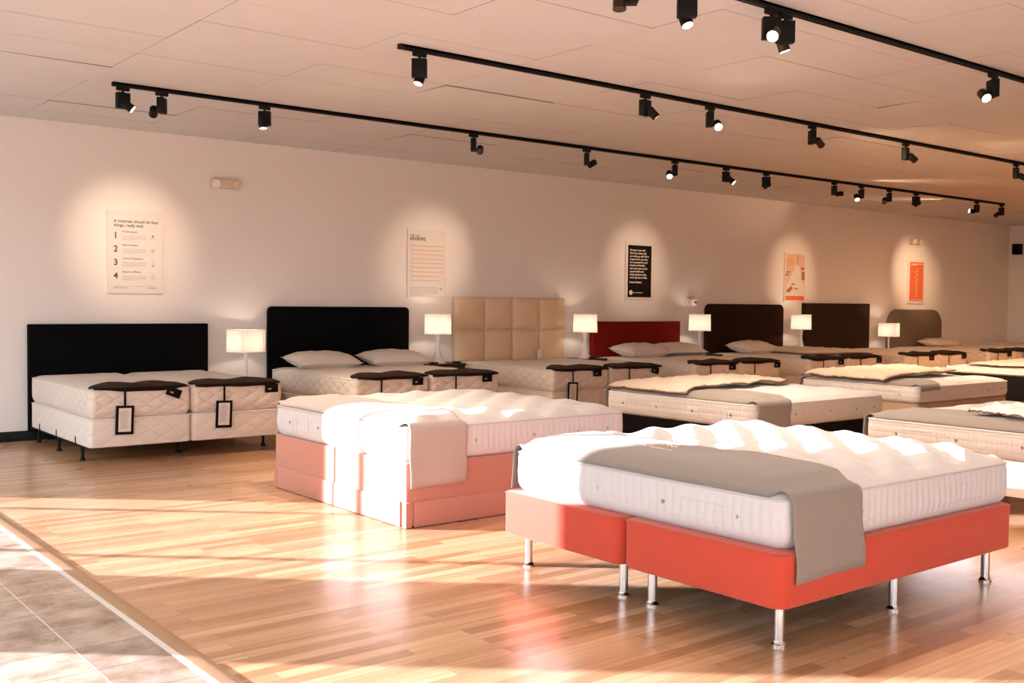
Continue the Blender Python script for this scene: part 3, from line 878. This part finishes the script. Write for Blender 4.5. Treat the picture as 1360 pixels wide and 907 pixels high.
# pillows
def pillow(loc, rx, rz, w, d, h, label, m='pillow', seed=0, two=False):
    def surf(sgn):
        def f(u, v):
            a, c = 2 * u - 1, 2 * v - 1
            pinch = 1 - .10 * (1 - abs(a)) * 0 - .07 * (1 - a * a) * abs(c) ** 3
            pin2 = 1 - .07 * (1 - c * c) * abs(a) ** 3
            e = max(0, (1 - abs(a) ** 3.2)) ** .50 * max(0, (1 - abs(c) ** 2.6)) ** .50
            z = sgn * h / 2 * e * (1 + .10 * vnoise(a * 3, c * 3, seed))
            return (a * w / 2 * pin2, c * d / 2 * pinch, z)
        return f
    up = B().grid(26, 20, surf(1)); lo = B().grid(26, 20, surf(-1))
    bm = bmesh.new()
    both = merged((up, Matrix.Identity(4)), (lo, Matrix.Identity(4))) if not two else up
    me = both.mesh('t'); bm.from_mesh(me); bpy.data.meshes.remove(me)
    bmesh.ops.remove_doubles(bm, verts=bm.verts[:], dist=1e-4)
    o = put('pillow', B().from_bm(bm), m, loc=loc, rot=(rx, 0, rz), smooth=80)
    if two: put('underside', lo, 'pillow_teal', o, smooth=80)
    edge = []
    f = surf(1)
    for k in range(80):
        s_ = k / 20
        u, v = ((s_, 0), (1, s_ - 1), (3 - s_, 1), (0, 4 - s_))[int(s_)]
        edge.append(f(u, v))
    put('piping', B().tube(edge, .004, 6, True), m, o)
    return tag(o, label, 'pillow')
zp = .4155 + .250 + .034
pillow((6.02, 11.22, zp + .085), .14, .03, .84, .50, .20, 'left white pillow against the tall black headboard', seed=1)
pillow((7.02, 11.22, zp + .085), .14, -.03, .84, .50, .20, 'right white pillow against the tall black headboard', seed=2)
pillow((11.38, 11.18, zp + .092), .14, .06, .88, .52, .215, 'left white pillow against the red headboard', seed=3)
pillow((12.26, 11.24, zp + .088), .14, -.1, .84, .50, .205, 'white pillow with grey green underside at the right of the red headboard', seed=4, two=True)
pillow((14.0, 11.15, zp + .092), .14, .05, .84, .52, .215, 'single white pillow against the dark brown headboard', seed=5)
pillow((19.98, 11.22, zp + .075), .12, 0, .84, .48, .17, 'small cream pillow against the grey arched headboard', seed=6)
# wool topper left on the dark brown bed
spT = Spec(1.98, 1.98, .250, .034, .05, depth=0)
topper('mattress_topper', quad_fn((-.36, -.50), (.99, -.86), (.99, .60), (-.05, .92), .03, 11), spT, (14.41, 10.61, .4155), 'wool',
       'thick cream topper lying on the right side of the bed with the dark brown headboard', .075, .016, 4.4, edge=None)

# last bed along the wall, no headboard in view
plain_base((22.3, 10.6, 0), 1.9, 2.0, .06, .618, 'blackbase', 'black bed base in the far right corner')
spE = Spec(1.9, 2.0, .10, .02, .07, .3, .3, .006, 0, .06)
mattress('mattress', spE, (22.3, 10.6, .6195), 'thin beige mattress on the black base in the far right corner', 'mat_warm', 'mat_warm', res=.1, vents=False, handles=False, piping='black')

# ---------------------------------------------------------------- nightstands, lamps, dishes
STANDS = [(5.145, .52, 'nightstand_low'), (7.83, .690, ''), (10.47, .690, ''), (13.02, .690, ''), (15.74, .690, ''), (18.48, .54, '')]
SLAB = ['between the low black and the tall black headboards', 'between the tall black and the cream headboards', 'between the cream and the red headboards',
        'between the red and the dark brown headboards', 'between the dark brown and the taupe headboards', 'between the taupe and the grey headboards']
SW = [.62, .62, .50, .58, .58, .62]
for (x, z, _), where, sw in zip(STANDS, SLAB, SW):
    root = thing('nightstand', 'dark espresso nightstand ' + where, 'nightstand', (x, 11.42, 0)); w = sw / 2
    put('top', B().box(-w, w, -.21, .21, z - .028, z, .004), 'stand', root)
    dr = put('drawer', B().box(-w + .012, w - .012, -.205, .19, z - .105, z - .030, .004), 'stand', root)
    put('knob', B().cyl((0, -.205, z - .068), (0, -.222, z - .068), .010, n=12), 'vent', dr)
    for sx in (-1, 1):
        for sy in (-1, 1): put('leg', B().box(sx * (w - .035) - .018, sx * (w - .035) + .018, sy * .17 - .018, sy * .17 + .018, 0, z - .1, .003), 'stand', root)
LAMPS = [(5.115, .52, True), (7.80, .690, False), (10.42, .690, False), (12.93, .690, False), (15.62, .690, False), (18.42, .54, True)]
LLAB = ['square shaded white table lamp beside the low black headboard', 'lit drum lamp between the tall black and the cream headboards',
        'lit drum lamp between the cream and the red headboards', 'lit drum lamp between the red and the dark brown headboards',
        'lit drum lamp between the dark brown and the taupe headboards', 'small square shaded lamp before the grey arched headboard']
for (x, z, sq), lab in zip(LAMPS, LLAB):
    root = thing('table_lamp', lab, 'lamp', (x, 11.38, z))
    if sq:
        prof = [(.001, 0), (.075, 0), (.075, .008), (.035, .02), (.022, .06), (.016, .16), (.017, .28), (.026, .40), (.001, .405)]
        s0, s1 = .375, .63
    else:
        prof = [(.001, 0), (.108, 0), (.108, .006), (.085, .022), (.058, .075), (.036, .15), (.025, .22), (.024, .27), (.032, .34), (.046, .40), (.001, .404)]
        s0, s1 = .385, .645
    put('base', B().lathe(prof, 32), 'lampbase', root, smooth=60)
    sh = B()
    if sq:
        for z_a, z_b in ((s0, s1),):
            o1 = rrect(.165, .165, .03, 5); nn = len(o1)
            sh.add([(a, c, z_a) for a, c in o1] + [(a, c, z_b) for a, c in o1], [(i, (i + 1) % nn, nn + (i + 1) % nn, nn + i) for i in range(nn)])
    else:
        sh.lathe([(.178, s0), (.172, s1)], 48)
    shd = put('lamp_shade', sh, 'shade', root, rot=(0, 0, .25 if sq else 0))
    for zz, rr in ((s0, .178), (s1, .172)):
        ring = rrect(.165, .165, .03, 5) if sq else [(rr * math.cos(k / 40 * 2 * PI), rr * math.sin(k / 40 * 2 * PI)) for k in range(40)]
        put('rim', B().tube([(a, c, zz) for a, c in ring], .0035, 6, True), 'lampbase', shd)
    if sq:
        put('seam', B().box(.118, .121, -.1665, -.1635, s0, s1), 'inkgrey', shd)
    sock = put('socket', B().cyl((0, 0, .40 if not sq else .38), (0, 0, .455), .014, n=12), 'plate', root)
    put('bulb', B().lathe([(.001, .455), (.012, .457), (.016, .47), (.027, .495), (.027, .508), (.018, .528), (.001, .535)], 16), 'glow', root, smooth=60)
DP = [(.055, .0), (.06, .022), (.056, .024), (.05, .008), (.001, .006)]
for x, y, z, lab in ((7.66, 11.26, .690, 'small black dish in front of the lamp by the cream headboard'), (8.03, 11.27, .690, 'small black dish at the right edge of the nightstand by the cream headboard'),
                     (10.45, 11.25, .690, 'small black dish before the lamp by the red headboard')):
    tag(put('dish', B().lathe([(.001, 0), (.03, 0)] + DP, 28), 'dish', loc=(x, y, z), smooth=60), lab, 'dish')

# ---------------------------------------------------------------- wall posters
def V(x, z, y=-.0145): return T((x, y, z)) @ R('X', 90)
def quadz(b, x0, x1, z0, z1, y=-.0142):
    b.add([(x0, y, z0), (x1, y, z0), (x1, y, z1), (x0, y, z1)], [(0, 1, 2, 3)])
def poster(x, label, m_print, inset=.0):
    root = thing('poster', label, 'poster', (x, YF - .012, 2.01))
    put('board', B().box(-.305, .305, -.012, .0115, -.452, .452, .002), 'poster_board', root)
    put('print', B().box(-.305 + inset, .305 - inset, -.0138, -.0115, -.452 + inset, .452 - inset), m_print, root, smooth=0)
    return root
def lines(b, x0, x1, z, n, step, h=.0045):
    for k in range(n):
        quadz(b, x0, x1 - random.uniform(0, .05) * (x1 - x0) - (.45 * (x1 - x0) if k == n - 1 else 0), z - k * step - h, z - k * step)
# 1: four things
p = poster(3.955, 'white poster with numbered points one to four, over the low black headboard', 'print_white')
put('title', merged((text('A mattress should do four\nthings, really well.', .046, bold=.012, line=1.0), V(-.235, .325))), 'ink', p, smooth=0)
heads = ['Provide Support', 'Reduce Pressure', 'Control Temperature', 'Respond to Motion']
for k in range(4):
    zz = .205 - k * .147
    put('numeral', merged((text(str(k + 1), .095, bold=.02), V(-.238, zz - .055))), 'inkgreen', p, smooth=0)
    put('heading', merged((text(heads[k], .026, bold=.01), V(-.145, zz + .012))), 'ink', p, smooth=0)
    bl = B(); lines(bl, -.145, .13, zz - .022, 5, .0115); put('small_print', bl, 'inkpale', p, smooth=0)
    ic = B(); cx, cz = .195, zz - .035
    if k == 0:
        ic.add([(cx - .012, -.0142, cz + .008), (cx + .012, -.0142, cz + .008), (cx + .009, -.0142, cz + .022), (cx - .009, -.0142, cz + .022)], [(0, 1, 2, 3)]); lines(ic, cx - .025, cx + .03, cz - .004, 2, .008, .002)
    elif k == 1:
        for rr in (.010, .021): ic.tube([(cx + rr * math.cos(t * PI / 12), -.0142, cz + rr * math.sin(t * PI / 12)) for t in range(24)], .0016, 5, True)
        quadz(ic, cx - .028, cx + .028, cz - .001, cz + .001); quadz(ic, cx - .001, cx + .001, cz - .028, cz + .028)
    elif k == 2:
        ic.tube([(cx - .006, -.0142, cz - .012), (cx - .006, -.0142, cz + .03), (cx, -.0142, cz + .036), (cx + .006, -.0142, cz + .03), (cx + .006, -.0142, cz - .012)], .0014, 5)
        ic.cyl((cx, -.0138, cz - .02), (cx, -.0146, cz - .02), .011, n=14); quadz(ic, cx - .032, cx - .027, cz - .004, cz + .004); quadz(ic, cx + .027, cx + .032, cz - .004, cz + .004)
    else:
        for a in range(4):
            t = a * PI / 2; px, pz = cx + .018 * math.cos(t), cz + .018 * math.sin(t)
            ic.tube([(px + .009 * math.cos(q * PI / 6), -.0142, pz + .009 * math.sin(q * PI / 6)) for q in range(12)], .0014, 5, True)
    put('icon', ic, 'ink' if k == 0 else 'inkgrey', p, smooth=0)
ru = B(); quadz(ru, -.24, .235, -.376, -.373); put('rule', ru, 'inkgrey', p, smooth=0)
ft = merged((text('MADE TO REST WELL', .016), V(-.24, -.398)), (text('SLEEP BETTER', .016, 'RIGHT'), V(.235, -.398)))
put('footer', ft, 'ink', p, smooth=0)
# 2: reviews
p = poster(7.83, 'pale poster headed REVIEWS with thin orange lines', 'print_white', .012)
put('title', merged((text('SOME  TRUE', .026, bold=.015), V(-.268, .355)), (text('REVIEWS', .062, bold=.02), V(-.268, .300))), 'ink', p, smooth=0)
ob = B(); gb = B()
for k in range(9):
    zz = .235 - k * .0575
    quadz(ob, -.268, .265 - (0 if k < 7 else .05), zz - .010, zz)
    lines(gb, -.268, -.19, zz + .020, 1, .01, .004)
put('ruled_lines', ob, 'inkorange', p, smooth=0)
lines(gb, -.268, .185, -.315, 9, .0135, .004); quadz(gb, -.268, .265, -.436, -.432)
put('small_print', gb, 'inkgrey', p, smooth=0)
put('rating', merged((text('5.0', .034, 'CENTER', .02), V(.225, -.352))), 'ink', p, smooth=0)
# 3: black statement
p = poster(11.855, 'black poster with white paragraph in a white frame', 'print_black', .045)
body = 'Someone once said\nthat if you sleep well,\nyou wake up well. More\nprepared for your day,\nmore present for your\nfriends and families,\nand more open to the\nopportunities and\nsimple pleasures that\nevery day has to offer.'
put('paragraph', merged((text(body, .0435, bold=.02, line=1.1), V(-.222, .318))), 'inkwhite', p, smooth=0)
put('closing_line', merged((text('Sweet dreams.', .046, bold=.02), V(-.222, -.185))), 'inkwhite', p, smooth=0)
em = B().cyl((-.19, -.0135, -.335), (-.19, -.0148, -.335), .038, n=28)
put('emblem', em, 'inkwhite', p, smooth=0)
put('emblem_line', merged((text('better sleep matters', .026, bold=.01), V(-.145, -.342))), 'inkwhite', p, smooth=0)
# 4: picture of a bedroom
p = poster(15.845, 'bright picture poster of a pale room with an orange band, between brown headboards', 'print_peach', .035)
sh = B()
sh.add([(-.27, -.0142, .33), (-.10, -.0142, .36), (-.03, -.0142, .27), (-.10, -.0142, .20), (-.22, -.0142, .19), (-.28, -.0142, .25)], [(0, 1, 2, 3, 4, 5)])
put('lantern_shape', sh, 'inkorange', p, smooth=0)
sh = B()
sh.add([(.02, -.0142, .24), (.13, -.0142, .2), (.17, -.0142, .05), (.24, -.0142, -.15), (.27, -.0142, -.34), (-.27, -.0142, -.34), (-.22, -.0142, -.10), (-.10, -.0142, .05)], [(0, 1, 2, 3, 4, 5, 6, 7)])
put('bedding_shape', sh, 'inkwhite', p, smooth=0)
sh = B(); quadz(sh, -.27, .27, -.417, -.34, -.0144); put('lower_band', sh, 'print_orange', p, smooth=0)
sh = B(); quadz(sh, .06, .08, .22, .42, -.0144); quadz(sh, .19, .28, -.05, .10); quadz(sh, .17, .27, .14, .18)
for a, c in ((-.2, .10), (-.24, .05), (-.05, -.12), (.04, -.20)):
    sh.add([(a - .06, -.0146, c - .03), (a + .05, -.0146, c - .012), (a + .06, -.0146, c + .006), (a - .05, -.0146, c + .004)], [(0, 1, 2, 3)])
sh.add([(-.27, -.0146, -.25), (-.12, -.0146, -.16), (-.06, -.0146, -.20), (-.18, -.0146, -.29)], [(0, 1, 2, 3)])
put('dark_shapes', sh, 'inkbrown', p, smooth=0)
# 5: orange
p = poster(19.90, 'orange poster with white lines and icons, rightmost on the back wall', 'print_orange', .05)
ti = B(); lines(ti, -.21, .24, .37, 2, .02, .012); put('title', ti, 'inkwhite', p, smooth=0)
ib = B()
for k in range(6):
    zz = .24 - k * .10
    ib.tube([(.03 * math.cos(t * PI / 8) + .01, -.0142, zz + .03 * math.sin(t * PI / 8)) for t in range(16)], .0035, 5, True)
    lines(ib, -.1, .13, zz - .042, 1, .012, .005)
put('icons', ib, 'inkwhite', p, smooth=0)
lb = B(); lines(lb, -.21, .22, -.36, 3, .02, .006); put('small_print', lb, 'inkwhite', p, smooth=0)

# ---------------------------------------------------------------- wall fittings
def emergency(x, z, label):
    root = thing('emergency_light', label, 'emergency light', (x, YF, z))
    put('housing', B().box(-.155, .155, -.075, .001, -.055, .055, .014, 3), 'ivory', root)
    put('top_cap', B().box(-.15, .15, -.082, -.001, .048, .064, .005), 'ivory', root)
    for sx, d in ((-1, (-.25, -.9, -.35)), (1, (.55, -.75, -.35))):
        d = Vector(d).normalized(); p0 = Vector((sx * .115, -.07, .005))
        h = put('lamp_head', B().cyl(p0 - d * .005, p0 + d * .05, .045, .058, 24), 'ivory', root)
        put('lens', B().cyl(p0 + d * .046, p0 + d * .056, .052, .046, 24), 'bulb', h)
    return root
emergency(4.985, 2.845, 'two headed emergency light above and left of the tall black headboard')
emergency(19.78, 2.83, 'two headed emergency light above the orange poster')
root = thing('wall_sensor', 'small white wall sensor above the lamp left of the dark brown headboard', 'sensor', (13.05, YF, 1.545))
put('plate', B().box(-.10, .10, -.016, 0, -.075, .085, .006), 'plate', root)
put('housing', B().box(-.05, .085, -.10, -.012, -.07, .04, .012), 'plate', root)
put('port', B().box(.01, .07, -.1015, -.098, -.025, .0), 'black', root)
root = thing('wall_speaker', 'small black loudspeaker on the far right wall near the corner', 'speaker', (XR, 11.45, 2.83))
put('cabinet', merged((B().box(-.20, -.05, -.085, .085, -.13, .11, .01), R('Z', -12))), 'black', root)
put('grille', merged((B().box(-.206, -.199, -.072, .072, -.115, .095, .003), R('Z', -12))), 'blackfab', root)
put('bracket', B().box(-.07, -.001, -.02, .02, -.02, .02, .004), 'black', root)

# ---------------------------------------------------------------- ceiling tracks and spotlights
def track(x0, x1, y, label):
    root = thing('lighting_track', label, 'lighting track', ((x0 + x1) / 2, y, ZC - .038)); w = (x1 - x0) / 2
    b = B().box(-w, w, -.018, -.006, 0, .0345).box(-w, w, .006, .018, 0, .0345).box(-w, w, -.018, .018, .02, .0345)
    put('rail', b, 'black', root, smooth=0)
    for sx in (-1, 1): put('end_cap', B().box(sx * w - .012, sx * w + .012, -.0205, .0205, -.002, .0345, .003), 'black', root)
    return root
T1Y, T2Y, T3Y = 9.262, 6.515, 4.148
track(2.95, 18.58, T1Y, 'black ceiling track nearest the back wall')
track(4.115, 18.9, T2Y, 'black ceiling track in the middle of the ceiling')
track(3.1, 18.2, T3Y, 'black ceiling track nearest the viewer, at the top right')
CR = Vector((math.cos(math.radians(38.5)), -math.sin(math.radians(38.5)), 0))   # along the sales floor aisle, to the right
CF = Vector((math.sin(math.radians(38.5)), math.cos(math.radians(38.5)), 0))
LIGHTS = []
def spot(x, y, thin, head, aim, label, lens, power, size=40, blend=1.0, head_m='black', tint=(1, .72, .50)):
    """thin: direction of the gear box's short side; head: side offset sign along it; aim: where the lamp points"""
    root = thing('track_spotlight', label, 'spotlight', (x, y, ZC - .038), 0, 'track spotlights')
    del root['group']
    thin = Vector(thin).normalized(); wide = Vector((-thin.y, thin.x, 0))
    A = Matrix(((wide.x, thin.x, 0, 0), (wide.y, thin.y, 0, 0), (0, 0, 1, 0), (0, 0, 0, 1)))
    put('adapter', B().box(-.055, .055, -.016, .016, -.032, .001, .003), 'black', root)
    put('stem', B().cyl((0, 0, -.05), (0, 0, -.03), .011, n=12), 'black', root)
    put('gear_box', merged((B().box(-.056, .056, -.03, .03, -.185, -.048, .004), A)), 'black', root)
    aim = Vector(aim).normalized()
    hc = thin * (head * .072) + Vector((0, 0, -.165))
    hd = put('lamp_head', B().cyl(hc - aim * .045, hc - aim * .035, .030, .037, 24).cyl(hc - aim * .035, hc + aim * .055, .037, .037, 24), head_m, root)
    put('pivot', B().cyl(thin * (head * .02) + Vector((0, 0, -.165)), hc, .010, n=12), 'black', root)
    put('rim', B().tube([hc + aim * .055 + (aim.orthogonal().normalized() * math.cos(k * PI / 12) + aim.cross(aim.orthogonal().normalized()) * math.sin(k * PI / 12)) * .036 for k in range(24)], .003, 6, True), head_m, hd)
    put('lens', B().cyl(hc + aim * .0552, hc + aim * .0562, .0335, n=24), lens, hd)
    if power:
        ld = bpy.data.lights.new('spot_beam', 'SPOT'); ld.energy = power * (2.6 if size < 60 else 4.2); ld.color = tint
        ld.spot_size = math.radians(size); ld.spot_blend = blend; ld.shadow_soft_size = .03
        lo = bpy.data.objects.new('spot_beam', ld); COL.objects.link(lo); lo.parent = root
        lo.location = hc + aim * .066
        lo.rotation_euler = aim.to_track_quat('-Z', 'Y').to_euler()
    return root
def at(x, y, px, pz, py=YF): return (px - x, py - y, pz - (ZC - .2))
DN = Vector((0, 0, -1))
K1 = 'on the track nearest the back wall'
# x, thin direction, head side, aim, lens, power, label
T1 = [
 (3.03, CR * .75 - CF * .65, 1, CR * .8 + DN * .6 + CF * .15, 'lens_on', 170, 'leftmost spotlight ' + K1 + ', head tilted right'),
 (3.37, CR, -1, at(3.37, T1Y, 3.955, 2.1), 'lens_on', 75, 'second spotlight from the left ' + K1),
 (4.35, CF, -1, DN - CF * .12 + CR * .1, 'lens_on', 30, 'third spotlight from the left ' + K1 + ', lit'),
 (6.80, CR, 1, -CF * .8 + DN * .5, 'lens_off', 0, 'spotlight right of the emergency light ' + K1),
 (8.47, CR, 1, at(8.47, T1Y, 7.83, 2.1), 'lens_on', 80, 'spotlight aimed at the REVIEWS poster ' + K1),
 (10.0, CR, -1, -CF * .75 + DN * .62, 'lens_hot', 45, 'brightly lit spotlight ' + K1 + ', left of the black poster'),
 (11.0, CR * .75 - CF * .65, 1, CR * .6 + DN * .6 - CF * .3, 'lens_on', 230, 'spotlight with head turned right ' + K1 + ', above the black poster'),
 (11.85, CF, -1, at(11.85, T1Y, 11.855, 2.1), 'lens_on', 75, 'spotlight aimed at the black poster ' + K1),
 (13.45, CR, 1, CR * .9 - DN * .10, 'lens_on', 40, 'slim spotlight aimed along the ceiling ' + K1),
 (14.15, CR, -1, -CF * .6 + DN * .7, 'lens_on', 30, 'lit spotlight facing the viewer ' + K1 + ', above the picture poster'),
 (14.91, CR, -1, -CF * .7 - CR * .3 + DN * .5, 'lens_off', 0, 'unlit spotlight turned left ' + K1 + ', past the picture poster'),
 (15.69, CF, -1, at(15.69, T1Y, 15.845, 2.1), 'lens_on', 80, 'spotlight aimed at the picture poster ' + K1),
 (17.63, CR, -1, CR * -.9 - DN * .10, 'lens_on', 40, 'second spotlight from the right end ' + K1),
 (18.50, CR, -1, at(18.5, T1Y, 19.9, 2.1), 'lens_on', 120, 'rightmost spotlight ' + K1 + ', aimed at the orange poster'),
]
for x, th, hs, aim, lens, pw, lab in T1: spot(x, T1Y, th, hs, aim, lab, lens, pw, 100 if pw > 120 else 37, tint=(1, .74, .53) if x < 13 else (1, .66, .42))
K2 = 'on the middle track'
T2 = [
 (4.284, CF, 1, -CR * .25 + DN * .9 - CF * .25, 'lens_on', 60, 'leftmost spotlight ' + K2 + ', lit from below'),
 (6.644, CR * .75 - CF * .65, 1, CR * .65 + DN * .7, 'lens_on', 140, 'second spotlight from the left ' + K2 + ', head tilted right'),
 (7.495, CR, 1, -CF * .8 + DN * .5, 'lens_hot', 30, 'brightest spotlight ' + K2 + ', shining at the viewer'),
 (9.063, CR, 1, CF * .5 + CR * .6 + DN * .5, 'lens_on', 110, 'slim bronze headed spotlight ' + K2 + ', right of the brightest'),
 (10.796, CR * .8 - CF * .6, 1, CR * .7 + CF * .2 + DN * .5, 'lens_on', 110, 'spotlight tilted right, second from the right edge ' + K2),
 (13.364, CR * .8 - CF * .6, 1, CR * .7 - CF * .2 + DN * .4, 'lens_on', 110, 'spotlight at the right edge of the picture ' + K2),
]
for i, (x, th, hs, aim, lens, pw, lab) in enumerate(T2): spot(x, T2Y, th, hs, aim, lab, lens, pw, 110, 1.0, 'copper' if i == 3 else 'black', (1, .62, .36) if x > 8 else (1, .78, .60))
for x_, lab in ((15.2, 'added unseen fill spotlight just beyond the right edge of the picture '), (17.2, 'added unseen fill spotlight far beyond the right edge of the picture ')):
    spot(x_, T2Y, CR * .8 - CF * .6, 1, CF * .5 + DN * .6, lab + K2, 'lens_on', 85, 120, 1.0, 'black', (1, .56, .28))  # added fixtures out of view, warm fill for the right half of the room
K3 = 'on the track nearest the viewer'
T3 = [
 (4.12, CR, -1, -CF * .2 + DN, 'lens_off', 0, 'spotlight cut off by the top edge ' + K3),
 (4.56, -CF, -1, CR * .25 + DN * .9 - CF * .35, 'lens_on', 25, 'lit spotlight at the top edge ' + K3),
 (5.33, -CF, 1, -CR * .35 - CF * .75 + DN * .5, 'lens_hot', 30, 'bright bronze spotlight shining at the viewer ' + K3),
 (5.47, -CF, -1, CR * .3 + DN * .9, 'lens_on', 60, 'spotlight right next to the bright bronze one ' + K3),
 (8.096, CR, -1, -CF * .75 + CR * .1 + DN * .6, 'lens_hot', 30, 'lit bronze spotlight at the right edge ' + K3),
]
for i, (x, th, hs, aim, lens, pw, lab) in enumerate(T3): spot(x, T3Y, th, hs, aim, lab, lens, pw, 110, 1.0, 'copper' if i != 1 else 'black', (1, .62, .36) if x > 8 else (1, .78, .60))

# ---------------------------------------------------------------- daylight
w = bpy.data.worlds.new('sky'); SC.world = w; w.use_nodes = True
bg = w.node_tree.nodes['Background']; bg.inputs[1].default_value = 5.1
_tc = w.node_tree.nodes.new('ShaderNodeTexCoord'); _sx = w.node_tree.nodes.new('ShaderNodeSeparateXYZ')
_rp = w.node_tree.nodes.new('ShaderNodeValToRGB'); _e = _rp.color_ramp.elements
_mr = w.node_tree.nodes.new('ShaderNodeMapRange'); _mr.inputs['From Min'].default_value = -.25; _mr.inputs['From Max'].default_value = .5
_e[0].position = .30; _e[0].color = (.46, .44, .42, 1)      # ground outside
_e[1].position = .36; _e[1].color = (.84, .96, 1.06, 1)      # bright horizon
_x = _e.new(1.0); _x.color = (.76, .94, 1.12, 1)
w.node_tree.links.new(_tc.outputs['Generated'], _sx.inputs[0]); w.node_tree.links.new(_sx.outputs[2], _mr.inputs['Value'])
w.node_tree.links.new(_mr.outputs[0], _rp.inputs[0]); w.node_tree.links.new(_rp.outputs[0], bg.inputs[0])
sd = bpy.data.lights.new('sun', 'SUN'); sd.energy = 28.0; sd.color = (.95, .90, 1.06); sd.angle = math.radians(.7)
so = bpy.data.objects.new('sun', sd); COL.objects.link(so)
el = math.atan(.222)
dv = Vector((.757 * math.cos(el), -.653 * math.cos(el), -math.sin(el)))
so.rotation_euler = dv.to_track_quat('-Z', 'Y').to_euler(); so.location = (-6, 14, 6)
def portal(loc, rot, sx, sy):
    ld = bpy.data.lights.new('window_portal', 'AREA'); ld.shape = 'RECTANGLE'; ld.size = sx; ld.size_y = sy
    ld.cycles.is_portal = True
    o = bpy.data.objects.new('window_portal', ld); COL.objects.link(o); o.location = loc; o.rotation_euler = rot
for a0, a1, _ in WIN: portal((XL - .12, (a0 + a1) / 2, (Z0 + Z1) / 2), (0, -PI / 2, 0), Z1 - Z0, a1 - a0)
for a0, a1, _ in FW: portal(((a0 + a1) / 2, YB - .12, (Z0 + Z1) / 2), (PI / 2, 0, 0), a1 - a0, Z1 - Z0)

# ---------------------------------------------------------------- camera
cd = bpy.data.cameras.new('camera'); co = bpy.data.objects.new('camera', cd); COL.objects.link(co)
cd.sensor_fit = 'HORIZONTAL'; cd.sensor_width = 36; cd.lens = 1389.54 / 1360 * 36; cd.clip_start = .05
yaw, pitch, roll = math.radians(38.48433576), math.radians(-2.09786885), math.radians(.56238196)
f = Vector((math.sin(yaw) * math.cos(pitch), math.cos(yaw) * math.cos(pitch), math.sin(pitch)))
r = Vector((math.cos(yaw), -math.sin(yaw), 0)); u = r.cross(f)
r2 = r * math.cos(roll) + u * math.sin(roll); u2 = -r * math.sin(roll) + u * math.cos(roll)
co.matrix_world = Matrix(((r2.x, u2.x, -f.x, 0), (r2.y, u2.y, -f.y, 0), (r2.z, u2.z, -f.z, 1.49), (0, 0, 0, 1)))
SC.camera = co
vs = SC.view_settings
vs.view_transform = 'Standard'; vs.look = 'None'; vs.exposure = 0.0; vs.gamma = 1.0; vs.use_curve_mapping = False
SC.cycles.use_denoising = True
SC.cycles.max_bounces = 8; SC.cycles.diffuse_bounces = 5; SC.cycles.glossy_bounces = 3
SC.cycles.caustics_reflective = False; SC.cycles.caustics_refractive = False
SC.cycles.sample_clamp_indirect = 6.0
